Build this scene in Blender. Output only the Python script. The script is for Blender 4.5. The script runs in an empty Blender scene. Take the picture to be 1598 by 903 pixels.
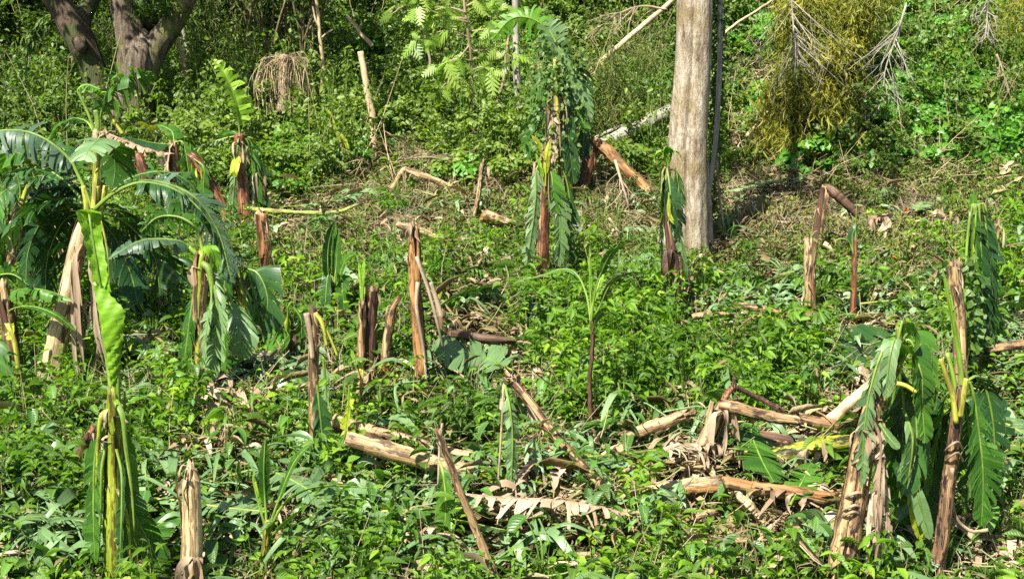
import bpy, math, numpy as np
from mathutils import Vector
rng = np.random.default_rng(7)
S = bpy.context.scene
# ------------------------------------------------------------------ camera
W, H, F = 1598.0, 903.0, 1900.0
CAM = np.array([0.0, 0.0, 5.0]); PITCH = math.radians(-9.3)
FW = np.array([0, math.cos(PITCH), math.sin(PITCH)]); UPV = np.array([0, -math.sin(PITCH), math.cos(PITCH)])
cd = bpy.data.cameras.new('camera'); co = bpy.data.objects.new('camera', cd); S.collection.objects.link(co)
co.location = CAM; co.rotation_euler = (math.pi/2 + PITCH, 0, 0)
cd.sensor_width = 36; cd.lens = F / W * 36; cd.clip_start = 0.1; cd.clip_end = 2000
S.camera = co
# ------------------------------------------------------------------ world and sun
SUN = np.array([-0.38, -0.60, 0.88]); SUN /= np.linalg.norm(SUN)
elev = math.asin(SUN[2]); azim = math.atan2(SUN[0], SUN[1])
wd = bpy.data.worlds.new('World'); S.world = wd; wd.use_nodes = True
nt = wd.node_tree; bg = nt.nodes['Background']; sky = nt.nodes.new('ShaderNodeTexSky')
sky.sky_type = 'NISHITA'; sky.sun_disc = False; sky.sun_elevation = elev; sky.sun_rotation = azim
nt.links.new(sky.outputs[0], bg.inputs[0]); bg.inputs[1].default_value = 0.055
sd = bpy.data.lights.new('sun', 'SUN'); so = bpy.data.objects.new('sun', sd); S.collection.objects.link(so)
sd.energy = 5.0; sd.angle = math.radians(0.55); sd.color = (1.0, 0.95, 0.85)
so.rotation_euler = Vector(SUN).to_track_quat('Z', 'Y').to_euler(); so.location = (-20, -20, 40)
S.view_settings.view_transform = 'Standard'; S.view_settings.look = 'None'
S.view_settings.exposure = 1.5; S.view_settings.gamma = 1
S.render.engine = 'CYCLES'
S.cycles.max_bounces = 6; S.cycles.diffuse_bounces = 3; S.cycles.glossy_bounces = 2
S.cycles.transmission_bounces = 4; S.cycles.transparent_max_bounces = 4
S.cycles.use_denoising = False
S.cycles.caustics_reflective = False; S.cycles.caustics_refractive = False

# ------------------------------------------------------------------ terrain function and picture <-> place
PY = np.array([-60, -10, 0, 6, 11, 16, 21, 26, 31, 38, 46, 60, 90, 160, 400.])
PZ = np.array([-9, -2.6, -1.2, -.2, .42, 1.08, 1.75, 2.6, 4.0, 7.2, 12.5, 22, 36, 52, 70.])
_yy = np.linspace(-60, 400, 4601); _zz = np.interp(_yy, PY, PZ)
_k = np.hanning(41); _k /= _k.sum(); _zz = np.convolve(np.pad(_zz, 20, mode='edge'), _k, mode='valid')
def sst(a, b, x): t = np.clip((x - a) / (b - a), 0, 1); return t * t * (3 - 2 * t)
def terr(x, y):
    x = np.asarray(x, float); y = np.asarray(y, float)
    z = np.interp(y, _yy, _zz)
    z = z + sst(3, 11, x) * sst(24, 32, y) * 2.0 - sst(-3, -10, x) * sst(27, 36, y) * .8
    m = np.clip(1 - np.abs(y) / 300, 0, 1)
    z = z + m * (.12 * np.sin(x * .9 + 1.3) * np.sin(y * .7 + .4) + .07 * np.sin(x * 2.3 + y * 1.1) + .05 * np.sin(x * 3.7 - y * 2.9 + 1))
    return z
def P(px, py, Y):
    d = FW + (px - W/2) / F * np.array([1., 0, 0]) + (H/2 - py) / F * UPV
    return CAM + d * (Y / d[1])
def G(px, py):
    d = FW + (px - W/2) / F * np.array([1., 0, 0]) + (H/2 - py) / F * UPV
    t = np.arange(6, 120, .02); q = CAM + d[None] * t[:, None]
    b = np.nonzero(q[:, 2] < terr(q[:, 0], q[:, 1]))[0]
    return q[b[0]] if len(b) else q[-1]
def proj(q):
    r = q - CAM; f = r @ FW; f = np.where(f < .1, .1, f)
    return W/2 + F * r[:, 0] / f, H/2 - F * (r @ UPV) / f

# ------------------------------------------------------------------ mesh accumulation
class Acc:
    def __init__(s): s.V = []; s.T = []; s.Q = []; s.S = []; s.R = []; s.n = 0
    def add(s, V, T=None, Q=None, sc=None, rnd=0.):
        V = np.asarray(V, float).reshape(-1, 3); n = len(V)
        s.V.append(V)
        if T is not None and len(T): s.T.append(np.asarray(T).reshape(-1, 3) + s.n)
        if Q is not None and len(Q): s.Q.append(np.asarray(Q).reshape(-1, 4) + s.n)
        s.S.append(np.zeros((n, 3)) if sc is None else np.asarray(sc, float))
        s.R.append(np.full(n, rnd) if np.isscalar(rnd) else np.asarray(rnd, float)); s.n += n
    def mesh(s, name, mat, origin=(0, 0, 0), smooth=True):
        me = bpy.data.meshes.new(name)
        V = np.concatenate(s.V) - np.asarray(origin)
        T = np.concatenate(s.T) if s.T else np.zeros((0, 3), int); Q = np.concatenate(s.Q) if s.Q else np.zeros((0, 4), int)
        me.vertices.add(len(V)); me.vertices.foreach_set('co', V.astype(np.float32).ravel())
        L = np.concatenate([T.ravel(), Q.ravel()]); tot = np.concatenate([np.full(len(T), 3), np.full(len(Q), 4)])
        st = np.concatenate([[0], np.cumsum(tot)[:-1]]) if len(tot) else tot
        me.loops.add(len(L)); me.loops.foreach_set('vertex_index', L.astype(np.int32))
        me.polygons.add(len(tot)); me.polygons.foreach_set('loop_start', st.astype(np.int32))
        me.polygons.foreach_set('loop_total', tot.astype(np.int32))
        me.update(calc_edges=True)
        if smooth: me.polygons.foreach_set('use_smooth', np.ones(len(tot), bool))
        a = me.attributes.new('sc', 'FLOAT_VECTOR', 'POINT'); a.data.foreach_set('vector', np.concatenate(s.S).astype(np.float32).ravel())
        a = me.attributes.new('rnd', 'FLOAT', 'POINT'); a.data.foreach_set('value', np.concatenate(s.R).astype(np.float32))
        me.materials.append(mat); return me
COL = S.collection
def link(name, me, parent=None, loc=(0, 0, 0)):
    o = bpy.data.objects.new(name, me); COL.objects.link(o); o.parent = parent; o.location = loc; return o
def build(acc, name, mat, parent=None, org=None, smooth=True):
    """one mesh object; its vertices are given in world space"""
    if parent is not None:
        return link(name, acc.mesh(name, mat, parent['_o'] if org is None else org, smooth), parent)
    org = np.zeros(3) if org is None else org
    return link(name, acc.mesh(name, mat, org, smooth), None, tuple(org))
ROOTS = []
def thing(name, label, cat, base, group=None):
    o = bpy.data.objects.new(name, None); COL.objects.link(o); o.location = tuple(base); o.empty_display_size = .1
    o['label'] = label; o['category'] = cat; o['_o'] = tuple(float(v) for v in base)
    if group: o['group'] = group
    ROOTS.append(o); return o
def sub(acc, name, mat, parent_mesh, org, smooth=True):
    return link(name, acc.mesh(name, mat, org, smooth), parent_mesh)

def spline(pts, n):
    pts = np.asarray(pts, float)
    if len(pts) == 2: return pts[0] + (pts[1] - pts[0]) * np.linspace(0, 1, n)[:, None]
    Q = np.vstack([2*pts[0]-pts[1], pts, 2*pts[-1]-pts[-2]]); m = len(pts) - 1
    seg = np.linalg.norm(np.diff(pts[:, :3], axis=0), axis=1); cum = np.concatenate([[0], np.cumsum(seg)])
    out = []
    for s in np.linspace(0, cum[-1], n):
        i = min(max(np.searchsorted(cum, s, side='right') - 1, 0), m - 1); t = (s - cum[i]) / max(seg[i], 1e-9)
        a, b, c, d = Q[i:i+4]
        out.append(.5 * ((2*b) + (c-a)*t + (2*a-5*b+4*c-d)*t*t + (-a+3*b-3*c+d)*t**3))
    return np.array(out)
def nrm(v): return v / np.maximum(np.linalg.norm(v, axis=-1, keepdims=True), 1e-9)
def frames(pts, s0=None):
    t = nrm(np.gradient(pts, axis=0))
    if s0 is None:
        s0 = np.cross(t[0], [0, 0, 1.]);
        if np.linalg.norm(s0) < .25: s0 = np.cross(t[0], [0, 1., 0])
    s = np.zeros_like(t); cur = np.asarray(s0, float)
    for i in range(len(t)):
        cur = cur - t[i] * (cur @ t[i]); cur = cur / max(np.linalg.norm(cur), 1e-9); s[i] = cur
    return t, s, np.cross(s, t)

def tube(acc, pts, rad, seg=8, jag=0., flute=0., capend=True, rnd=0., r=None, arc=None, lump=0., squash=1.):
    r = r or rng
    pts = np.asarray(pts, float); n = len(pts); rad = np.broadcast_to(rad, (n,)).copy()
    t, s, b = frames(pts)
    full = arc is None
    th = np.linspace(0, 2*math.pi, seg, endpoint=False) if full else np.linspace(arc[0], arc[1], seg)
    ph = r.uniform(0, 6.28, 4)
    prof = 1 + flute * (np.sin(th*3+ph[0]) * .5 + np.sin(th*5+ph[1]) * .3 + np.sin(th*8+ph[2]) * .2)
    L = np.concatenate([[0], np.cumsum(np.linalg.norm(np.diff(pts, axis=0), axis=1))])
    R = rad[:, None] * prof[None]
    if lump: R = R * (1 + lump * r.normal(0, 1, R.shape))
    V = pts[:, None] + R[..., None] * (np.cos(th)[None, :, None] * s[:, None] + squash * np.sin(th)[None, :, None] * b[:, None])
    if jag:
        V[-1] += t[-1] * (r.uniform(-.15, 1, seg) ** 2 * jag)[:, None] * 1.0
        V[-2] += t[-1] * (r.uniform(-.2, .2, seg) * jag)[:, None]
    rm = rad.max()
    sc = np.stack([np.broadcast_to(np.cos(th) * rm, (n, seg)), np.broadcast_to(np.sin(th) * rm, (n, seg)), np.broadcast_to(L[:, None], (n, seg))], -1)
    i = np.arange(n-1)[:, None]; j = np.arange(seg if full else seg-1)[None]; j2 = (j+1) % seg
    Q = np.stack(np.broadcast_arrays(i*seg+j, i*seg+j2, (i+1)*seg+j2, (i+1)*seg+j), -1).reshape(-1, 4)
    V = V.reshape(-1, 3); sc = sc.reshape(-1, 3)
    T = []
    if capend and full:
        V = np.vstack([V, pts[0], pts[-1] - (t[-1] * rad[-1] * .5 if jag else 0)])
        sc = np.vstack([sc, [0, 0, 0], [0, 0, L[-1]]]); a = len(V)-2
        for k in range(seg):
            T.append((a, (k+1) % seg, k)); T.append((a+1, (n-1)*seg+k, (n-1)*seg+(k+1) % seg))
    acc.add(V, T, Q, sc, rnd)

# leaf templates: along +Y, length 1, across X, half width .5, normal +Z
def leaf_tmpl(nseg=3, curl=.25, fold=.12, wmax=.42, tip=1.0):
    ys = np.linspace(0, 1, nseg+1); V = []; sc = []
    for y in ys:
        w = .5 * math.sin(math.pi * y ** wmax_pow(wmax)) ** .8 if 0 < y < 1 else 0
        z = -curl * y * y
        V += [(-w, y, z + fold * w * 2), (0, y, z), (w, y, z + fold * w * 2)]; sc += [(-w*2, y, 0), (0, y, 0), (w*2, y, 0)]
    T = []
    for k in range(nseg):
        a = k*3; c = a+3
        if k == 0: T += [(0+1, c, c+1), (1, c+1, c+2)] if False else [(1, c+1, c), (1, c+2, c+1)]
        elif k == nseg-1: T += [(a, a+1, c+1), (a+1, a+2, c+1)]
        else: T += [(a, a+1, c+1), (a, c+1, c), (a+1, a+2, c+2), (a+1, c+2, c+1)]
    return np.array(V), np.array(T), np.array(sc)
def wmax_pow(w): return math.log(.5) / math.log(w)
T_OV = leaf_tmpl(3, .22, .14, .42); T_OV4 = leaf_tmpl(4, .3, .16, .4); T_BIG = leaf_tmpl(6, .38, .16, .42)
T_NAR = leaf_tmpl(3, .35, .1, .35); T_HEART = leaf_tmpl(3, .25, .1, .3)
def leaves(acc, tm, pos, dr, up, ln, wd_, rnd, twist=0):
    V, T, sc = tm; pos = np.asarray(pos); N = len(pos)
    if not N: return
    y = nrm(np.asarray(dr)); x = nrm(np.cross(y, np.asarray(up) + 1e-4)); z = np.cross(x, y)
    ln = np.broadcast_to(ln, (N,)); wd_ = np.broadcast_to(wd_, (N,))
    A = (V[None, :, 0, None] * wd_[:, None, None]) * x[:, None] + (V[None, :, 1, None] * ln[:, None, None]) * y[:, None] + (V[None, :, 2, None] * ln[:, None, None]) * z[:, None] + pos[:, None]
    TT = (T[None] + (np.arange(N) * len(V))[:, None, None]).reshape(-1, 3)
    acc.add(A.reshape(-1, 3), TT, None, np.tile(sc, (N, 1)), np.repeat(rnd, len(V)))
def rdir(r, n, zlo=-.3, zhi=.8):
    a = r.uniform(0, 2*math.pi, n); z = r.uniform(zlo, zhi, n); h = np.sqrt(np.maximum(0, 1 - z*z))
    return np.stack([np.cos(a)*h, np.sin(a)*h, z], 1)

KEEP = []
# ------------------------------------------------------------------ materials
class NT:
    def __init__(s, name):
        s.m = bpy.data.materials.new(name); s.m.use_nodes = True; s.t = s.m.node_tree; s.t.nodes.clear()
        s.out = s.n('ShaderNodeOutputMaterial')
    def n(s, ty, **kw):
        o = s.t.nodes.new(ty)
        for k, v in kw.items(): setattr(o, k, v)
        return o
    def l(s, a, b): s.t.links.new(a, b)
    def att(s, nm, ty='GEOMETRY'):
        o = s.n('ShaderNodeAttribute'); o.attribute_name = nm; o.attribute_type = ty; return o
    def math(s, op, a, b=None, c=None):
        o = s.n('ShaderNodeMath', operation=op)
        for i, v in enumerate((a, b, c)):
            if v is None: continue
            if isinstance(v, (int, float)): o.inputs[i].default_value = v
            else: s.l(v, o.inputs[i])
        return o.outputs[0]
    def noise(s, vec, scale, detail=3, rough=.55, dim='3D'):
        o = s.n('ShaderNodeTexNoise', noise_dimensions=dim); o.inputs['Scale'].default_value = scale; o.inputs['Detail'].default_value = detail
        o.inputs['Roughness'].default_value = rough
        if vec is not None: s.l(vec, o.inputs['Vector'])
        return o.outputs['Fac']
    def ramp(s, fac, stops):
        o = s.n('ShaderNodeValToRGB'); e = o.color_ramp.elements
        while len(e) < len(stops): e.new(.5)
        for k, (p, c) in enumerate(stops): e[k].position = p; e[k].color = (*c, 1)
        s.l(fac, o.inputs[0]); return o.outputs[0]
    def mix(s, fac, a, b, bt='MIX'):
        o = s.n('ShaderNodeMix', data_type='RGBA', blend_type=bt)
        for k, v in ((0, fac), (6, a), (7, b)):
            if isinstance(v, (int, float)): o.inputs[k].default_value = v
            elif isinstance(v, tuple): o.inputs[k].default_value = (*v, 1)
            else: s.l(v, o.inputs[k])
        return o.outputs[2]
    def vadd(s, v, x):
        o = s.n('ShaderNodeVectorMath', operation='ADD'); s.l(v, o.inputs[0]); s.l(x, o.inputs[1]); return o.outputs[0]
    def vmul(s, v, t):
        o = s.n('ShaderNodeVectorMath', operation='MULTIPLY'); s.l(v, o.inputs[0]); o.inputs[1].default_value = t; return o.outputs[0]
    def fin(s, col, rough=.5, bump=None, bstr=.3, bdist=.01, spec=.5, trans=0, tcol=None, rsock=None):
        p = s.n('ShaderNodeBsdfPrincipled'); s.l(col, p.inputs['Base Color']); p.inputs['Roughness'].default_value = rough
        if rsock is not None: s.l(rsock, p.inputs['Roughness'])
        p.inputs['Specular IOR Level'].default_value = spec
        if bump is not None:
            b = s.n('ShaderNodeBump'); b.inputs['Strength'].default_value = bstr; b.inputs['Distance'].default_value = bdist
            s.l(bump, b.inputs['Height']); s.l(b.outputs[0], p.inputs['Normal'])
        sh = p.outputs[0]
        if trans:
            t = s.n('ShaderNodeBsdfTranslucent'); s.l(tcol if tcol is not None else col, t.inputs[0])
            m = s.n('ShaderNodeMixShader'); m.inputs[0].default_value = trans; s.l(sh, m.inputs[1]); s.l(t.outputs[0], m.inputs[2]); sh = m.outputs[0]
        s.l(sh, s.out.inputs[0]); return s.m

def mat_leaf(name, stops, rough=.42, trans=.4, veins=7., tmul=(1.5, 1.7, .5), inst=True, vein=.25, spec=.5):
    """broad leaf: colour by leaf (rnd) and by plant (tint), midrib and side veins as relief"""
    k = NT(name); a = k.att('sc'); r = k.att('rnd').outputs['Fac']; sp = k.n('ShaderNodeSeparateXYZ'); k.l(a.outputs['Vector'], sp.inputs[0])
    f = r
    if inst:
        t = k.att('tint', 'INSTANCER').outputs['Fac']; f = k.math('MULTIPLY_ADD', r, .45, k.math('MULTIPLY', t, .6))
    col = k.ramp(f, stops)
    ax = k.math('ABSOLUTE', sp.outputs[0])
    v = k.math('SINE', k.math('MULTIPLY', k.math('SUBTRACT', sp.outputs[1], k.math('MULTIPLY', ax, .25)), veins * 6.283))
    mid = k.math('LESS_THAN', ax, .07)
    geo = k.n('ShaderNodeNewGeometry'); nz = k.noise(geo.outputs['Position'], 22, 2)
    col = k.mix(k.math('MULTIPLY', nz, .35), col, k.mix(.6, col, (.30, .32, .06)))
    col = k.mix(k.math('MULTIPLY', mid, .45), col, (.22, .34, .10))
    tc = k.mix(1.0, col, tmul, 'MULTIPLY')
    return k.fin(col, rough, k.math('ADD', v, k.math('MULTIPLY', mid, 2)), vein, .004, spec, trans, tc)
def mat_banana(name, stops, rough=.38, trans=.3, tmul=(1.6, 1.8, .5), dry=0., spec=.55):
    """banana blade: fine parallel side veins across the blade (sc.x runs along the midrib, sc.y outwards, in metres)"""
    k = NT(name); a = k.att('sc').outputs['Vector']; r = k.att('rnd').outputs['Fac']
    n1 = k.noise(k.vmul(a, (110., 2., 0)), 1, 2); n2 = k.noise(k.vmul(a, (18., 5., 0)), 1, 3)
    f = k.math('ADD', k.math('MULTIPLY', r, .5), k.math('ADD', k.math('MULTIPLY', n1, .5), k.math('MULTIPLY', k.math('SUBTRACT', n2, .5), .5)))
    col = k.ramp(f, stops)
    sp = k.n('ShaderNodeSeparateXYZ'); k.l(a, sp.inputs[0])
    # browned, frayed margin at the far end of a strip
    edge = k.math('GREATER_THAN', k.math('ADD', sp.outputs[2], k.math('MULTIPLY', n1, .12)), 1.04)
    col = k.mix(k.math('MULTIPLY', edge, .7), col, (.30, .22, .09))
    tc = k.mix(1.0, col, tmul, 'MULTIPLY')
    return k.fin(col, rough, n1, .5 + dry, .004, spec, trans, tc)
def mat_stem(name, stops, rough=.6, stain=(.03, .017, .012), stain_amt=.5, fine=55., green=None):
    k = NT(name); a = k.att('sc').outputs['Vector']; r = k.att('rnd'); 
    cb = k.n('ShaderNodeCombineXYZ'); k.l(k.math('MULTIPLY', r.outputs['Fac'], 37.), cb.inputs[2]); k.l(k.math('MULTIPLY', r.outputs['Fac'], 11.), cb.inputs[0])
    v = k.vadd(a, cb.outputs[0])
    s1 = k.noise(k.vmul(v, (fine, fine, 1.6)), 1, 4, .65); s2 = k.noise(k.vmul(v, (14., 14., 1.3)), 1, 2); s3 = k.noise(k.vmul(v, (9., 9., 3.2)), 1, 4, .7)
    f = k.math('ADD', k.math('MULTIPLY', s1, .6), k.math('MULTIPLY', s2, .5))
    col = k.ramp(k.math('SUBTRACT', f, .04), stops)
    if green is not None:
        col = k.mix(k.ramp(s2, [(.45, (0, 0, 0)), (.58, (1, 1, 1))]), col, green)
    st = k.ramp(s3, [(.485, (0, 0, 0)), (.56, (1, 1, 1))])
    col = k.mix(k.math('MULTIPLY', st, stain_amt), col, stain)
    return k.fin(col, rough, k.math('ADD', s1, k.math('MULTIPLY', s2, .6)), .9, .012, .4)
def mat_bark(name, stops, scale=1., rough=.85, moss=None, zs=.35, dist=.04, bstr=1.):
    k = NT(name); g = k.n('ShaderNodeNewGeometry').outputs['Position']
    v = k.vmul(g, (scale, scale, scale * zs))
    n1 = k.noise(v, 9, 6, .68); n2 = k.noise(v, 2.2, 3); n3 = k.noise(v, 42, 3, .7)
    f = k.math('ADD', k.math('MULTIPLY', n1, .6), k.math('ADD', k.math('MULTIPLY', n2, .2), k.math('MULTIPLY', n3, .18)))
    col = k.ramp(f, stops)
    if moss is not None:
        col = k.mix(k.ramp(k.noise(g, 1.6, 4), [(.5, (0, 0, 0)), (.62, (.8, .8, .8))]), col, moss)
    return k.fin(col, rough, k.math('ADD', n1, k.math('MULTIPLY', n3, .3)), bstr, dist, .3)

M = {}
M['weed'] = mat_leaf('weed_leaf', [(0, (.012, .040, .005)), (.3, (.038, .120, .005)), (.6, (.092, .225, .006)), (.85, (.18, .33, .011)), (1, (.26, .38, .025))], .46, spec=.35)
M['broad'] = mat_leaf('broad_leaf', [(0, (.016, .055, .014)), (.5, (.045, .13, .018)), (1, (.12, .24, .022))], .40, .35, 9, vein=.5, spec=.38)
M['bushleaf'] = mat_leaf('bush_leaf', [(0, (.012, .030, .006)), (.35, (.040, .090, .010)), (.7, (.095, .175, .014)), (1, (.19, .27, .03))], .42)
M['viny'] = mat_leaf('vine_leaf', [(0, (.010, .045, .008)), (.4, (.025, .13, .012)), (.7, (.055, .23, .014)), (1, (.13, .32, .025))], .36)
M['bamboo'] = mat_leaf('bamboo_leaf', [(0, (.04, .075, .012)), (.4, (.11, .15, .018)), (.7, (.24, .22, .03)), (1, (.40, .28, .05))], .5, .4, 0)
M['grass'] = mat_leaf('grass_blade', [(0, (.03, .08, .012)), (.5, (.08, .18, .02)), (1, (.20, .28, .05))], .45, .4, 0)
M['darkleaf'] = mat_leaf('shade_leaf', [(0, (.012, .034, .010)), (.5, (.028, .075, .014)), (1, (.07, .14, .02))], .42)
M['dryleaf'] = mat_leaf('dry_leaf', [(0, (.07, .042, .022)), (.35, (.18, .12, .065)), (.7, (.34, .25, .15)), (1, (.52, .42, .28))], .7, .15, 6, (1, .9, .7), spec=.2)
M['olive'] = mat_leaf('wilted_leaf', [(0, (.03, .05, .012)), (.4, (.07, .11, .02)), (.75, (.13, .16, .035)), (1, (.24, .21, .08))], .6, .25, 5, (1.2, 1.1, .6), spec=.3)
M['lobed'] = mat_leaf('lobed_leaf', [(0, (.12, .22, .03)), (.5, (.22, .36, .05)), (1, (.36, .46, .10))], .42, .45, 8, inst=False)
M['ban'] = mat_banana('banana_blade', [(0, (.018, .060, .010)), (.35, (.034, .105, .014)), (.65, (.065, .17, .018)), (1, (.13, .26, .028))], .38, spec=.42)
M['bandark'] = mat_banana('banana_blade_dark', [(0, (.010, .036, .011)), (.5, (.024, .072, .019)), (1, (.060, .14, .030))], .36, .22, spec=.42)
M['bansheen'] = mat_banana('banana_blade_sheen', [(0, (.020, .050, .022)), (.4, (.055, .105, .055)), (.7, (.10, .165, .10)), (1, (.17, .25, .15))], .42, .2, spec=.45)  # blue-grey stops put the sheen of glossy lit strips into the colour
M['banbright'] = mat_banana('banana_blade_young', [(.3, (.09, .24, .010)), (.48, (.18, .38, .014)), (.62, (.27, .46, .03)), (.8, (.38, .50, .07))], .45, .35, (1.3, 1.4, .4))
M['banpale'] = mat_banana('banana_blade_pale', [(0, (.07, .14, .045)), (.5, (.14, .24, .09)), (1, (.27, .37, .19))], .42, .25, (1.1, 1.2, .7))
M['banyel'] = mat_banana('banana_blade_yellow', [(0, (.16, .28, .02)), (.5, (.42, .44, .03)), (1, (.60, .52, .06))], .4, .35, (1.2, 1.2, .4))
M['bandry'] = mat_banana('banana_blade_dry', [(0, (.12, .075, .045)), (.4, (.27, .19, .12)), (.7, (.42, .33, .23)), (1, (.58, .50, .38))], .75, .12, (1, .9, .7), .4, .15)
M['rib'] = mat_stem('midrib_green', [(.3, (.06, .13, .015)), (.5, (.14, .24, .03)), (.7, (.28, .36, .07))], .45, (.06, .07, .015), .4)
M['ribyel'] = mat_stem('midrib_yellow', [(.3, (.15, .19, .02)), (.5, (.32, .33, .04)), (.7, (.46, .44, .11))], .45, (.10, .06, .02), .6)
M['ribdry'] = mat_stem('midrib_dry', [(0, (.14, .085, .05)), (.5, (.33, .23, .14)), (1, (.52, .42, .30))], .7)
M['brown'] = mat_stem('banana_stem_brown', [(.30, (.020, .010, .006)), (.42, (.13, .062, .026)), (.53, (.29, .185, .085)), (.66, (.53, .42, .24))], .5, stain_amt=.9)
M['tan'] = mat_stem('banana_stem_tan', [(.28, (.04, .020, .010)), (.42, (.20, .115, .05)), (.56, (.40, .28, .135)), (.72, (.60, .48, .28))], .45, (.030, .016, .012), .8)
M['cream'] = mat_stem('banana_stem_cream', [(.28, (.09, .05, .022)), (.42, (.34, .23, .11)), (.54, (.55, .43, .24)), (.7, (.72, .62, .42))], .45, (.08, .045, .025), .5)
M['dark'] = mat_stem('banana_stem_dark', [(.22, (.015, .008, .007)), (.45, (.055, .026, .018)), (.62, (.14, .075, .04)), (.8, (.33, .23, .14))], .55)
M['red'] = mat_stem('banana_stem_red', [(.28, (.022, .008, .006)), (.44, (.11, .036, .018)), (.58, (.26, .11, .05)), (.74, (.46, .29, .15))], .45, stain_amt=.75)
M['purple'] = mat_stem('banana_stem_purple', [(.28, (.012, .007, .010)), (.43, (.065, .036, .030)), (.56, (.24, .14, .07)), (.72, (.52, .40, .23))], .32, (.010, .007, .012), .9)
M['greenstem'] = mat_stem('banana_stem_green', [(.22, (.05, .08, .012)), (.45, (.16, .22, .02)), (.62, (.30, .34, .03)), (.8, (.48, .45, .10))], .4, (.06, .025, .015), .75)
M['yelstem'] = mat_stem('banana_stem_yellow', [(.3, (.04, .035, .006)), (.45, (.17, .18, .012)), (.58, (.30, .31, .02)), (.75, (.42, .38, .06))], .4, (.012, .008, .006), .95)
M['orange'] = mat_stem('banana_stem_orange', [(.28, (.04, .018, .008)), (.42, (.22, .095, .035)), (.58, (.42, .23, .09)), (.74, (.58, .42, .20))], .45, (.05, .02, .010), .7)
M['twig'] = mat_stem('dead_wood', [(.2, (.10, .07, .045)), (.5, (.30, .22, .14)), (.8, (.52, .43, .31))], .8, (.06, .04, .03), .4)
M['palewood'] = mat_stem('bare_pale_wood', [(.3, (.13, .11, .085)), (.5, (.29, .26, .215)), (.7, (.48, .45, .39))], .75, (.16, .13, .10), .4)
M['tanpole'] = mat_stem('tan_pole_wood', [(.2, (.28, .19, .10)), (.5, (.47, .35, .20)), (.8, (.62, .50, .33))], .7, (.16, .10, .05), .3)
M['greenpole'] = mat_stem('young_stem', [(.2, (.05, .09, .02)), (.5, (.11, .18, .03)), (.8, (.22, .28, .06))], .6)
M['bark_pale'] = mat_bark('pale_smooth_bark', [(.36, (.065, .045, .027)), (.43, (.19, .145, .095)), (.53, (.35, .295, .215)), (.64, (.52, .48, .40))], 1.0, .8, (.20, .15, .07), .30, .07, 1.)
M['bark_rough'] = mat_bark('rough_grey_bark', [(.36, (.02, .014, .009)), (.46, (.09, .065, .042)), (.57, (.21, .17, .125)), (.70, (.36, .32, .26))], 1.0, .9, (.13, .15, .03), .16, .12, 1.)
M['bark_dark'] = mat_bark('dark_mossy_bark', [(.3, (.025, .018, .012)), (.5, (.08, .055, .035)), (.7, (.20, .15, .10))], 1.0, .9, (.05, .07, .02), .25, .07, 1.)
def mat_ground():
    k = NT('ground_soil_and_litter'); g = k.n('ShaderNodeNewGeometry').outputs['Position']
    n1 = k.noise(g, .8, 4); n2 = k.noise(g, 14, 5, .7); n3 = k.noise(k.vmul(g, (30, 60, 30)), 1, 3, .7)
    col = k.ramp(k.math('ADD', k.math('MULTIPLY', n2, .6), k.math('MULTIPLY', n3, .4)), [(.3, (.035, .022, .014)), (.5, (.10, .07, .042)), (.65, (.20, .15, .09)), (.8, (.34, .27, .18))])
    col = k.mix(k.ramp(n1, [(.42, (0, 0, 0)), (.6, (.8, .8, .8))]), col, (.035, .055, .014))
    return k.fin(col, .95, k.math('ADD', n2, n3), 1, .06, .2)
M['ground'] = mat_ground()

# ------------------------------------------------------------------ ground sheet
def ground():
    xs = np.concatenate([np.linspace(-400, -32, 24), np.linspace(-30, 30, 181), np.linspace(32, 400, 24)])
    ys = np.concatenate([np.linspace(-60, 4, 20), np.linspace(5, 60, 200), np.linspace(64, 400, 50)])
    X, Y = np.meshgrid(xs, ys); Z = terr(X, Y) + .04 * rng.normal(0, 1, X.shape) * ((Y > 5) & (Y < 60) & (np.abs(X) < 30))
    a = Acc(); nx = len(xs); i = np.arange(len(ys)-1)[:, None]; j = np.arange(nx-1)[None]
    Q = np.stack([i*nx+j, i*nx+j+1, (i+1)*nx+j+1, (i+1)*nx+j], -1).reshape(-1, 4)
    a.add(np.stack([X, Y, Z], -1), None, Q); o = build(a, 'ground', M['ground']); o['kind'] = 'structure'
ground()

# ------------------------------------------------------------------ growing stuff: plant shapes scattered by geometry nodes
def p_weed(r, h=.42, nl=16, ls=.085, wr=.5, tm=T_OV, lean=.25, mat='weed', stems=2, big=1.):
    a = Acc()
    for _ in range(stems):
        b = np.array([r.uniform(-.08, .08), r.uniform(-.08, .08), -.05]); d = r.normal(0, lean, 2)
        top = b + np.array([d[0]*h, d[1]*h, h * r.uniform(.7, 1.1)]); mid = (b+top)/2 + np.array([*r.normal(0, .03, 2), .02])
        pts = spline([b, mid, top], 5); tube(a, pts, np.linspace(.005, .002, 5), 3, capend=False, rnd=.3, r=r)
        t = r.uniform(.2, 1, nl); pos = pts[np.clip((t*4).astype(int), 0, 3)] + (pts[np.clip((t*4).astype(int)+1, 0, 4)] - pts[np.clip((t*4).astype(int), 0, 3)]) * ((t*4) % 1)[:, None]
        dr = rdir(r, nl, -.45, .55); ln = ls * r.uniform(.6, 1.35, nl) * big
        pos = pos + dr * np.array([1, 1, .3]) * (ls * .35)
        leaves(a, tm, pos, dr, np.array([0, 0, 1.]) + r.normal(0, .35, (nl, 3)), ln, ln * wr * r.uniform(.8, 1.2, nl), r.uniform(0, 1, nl))
    return a
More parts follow.
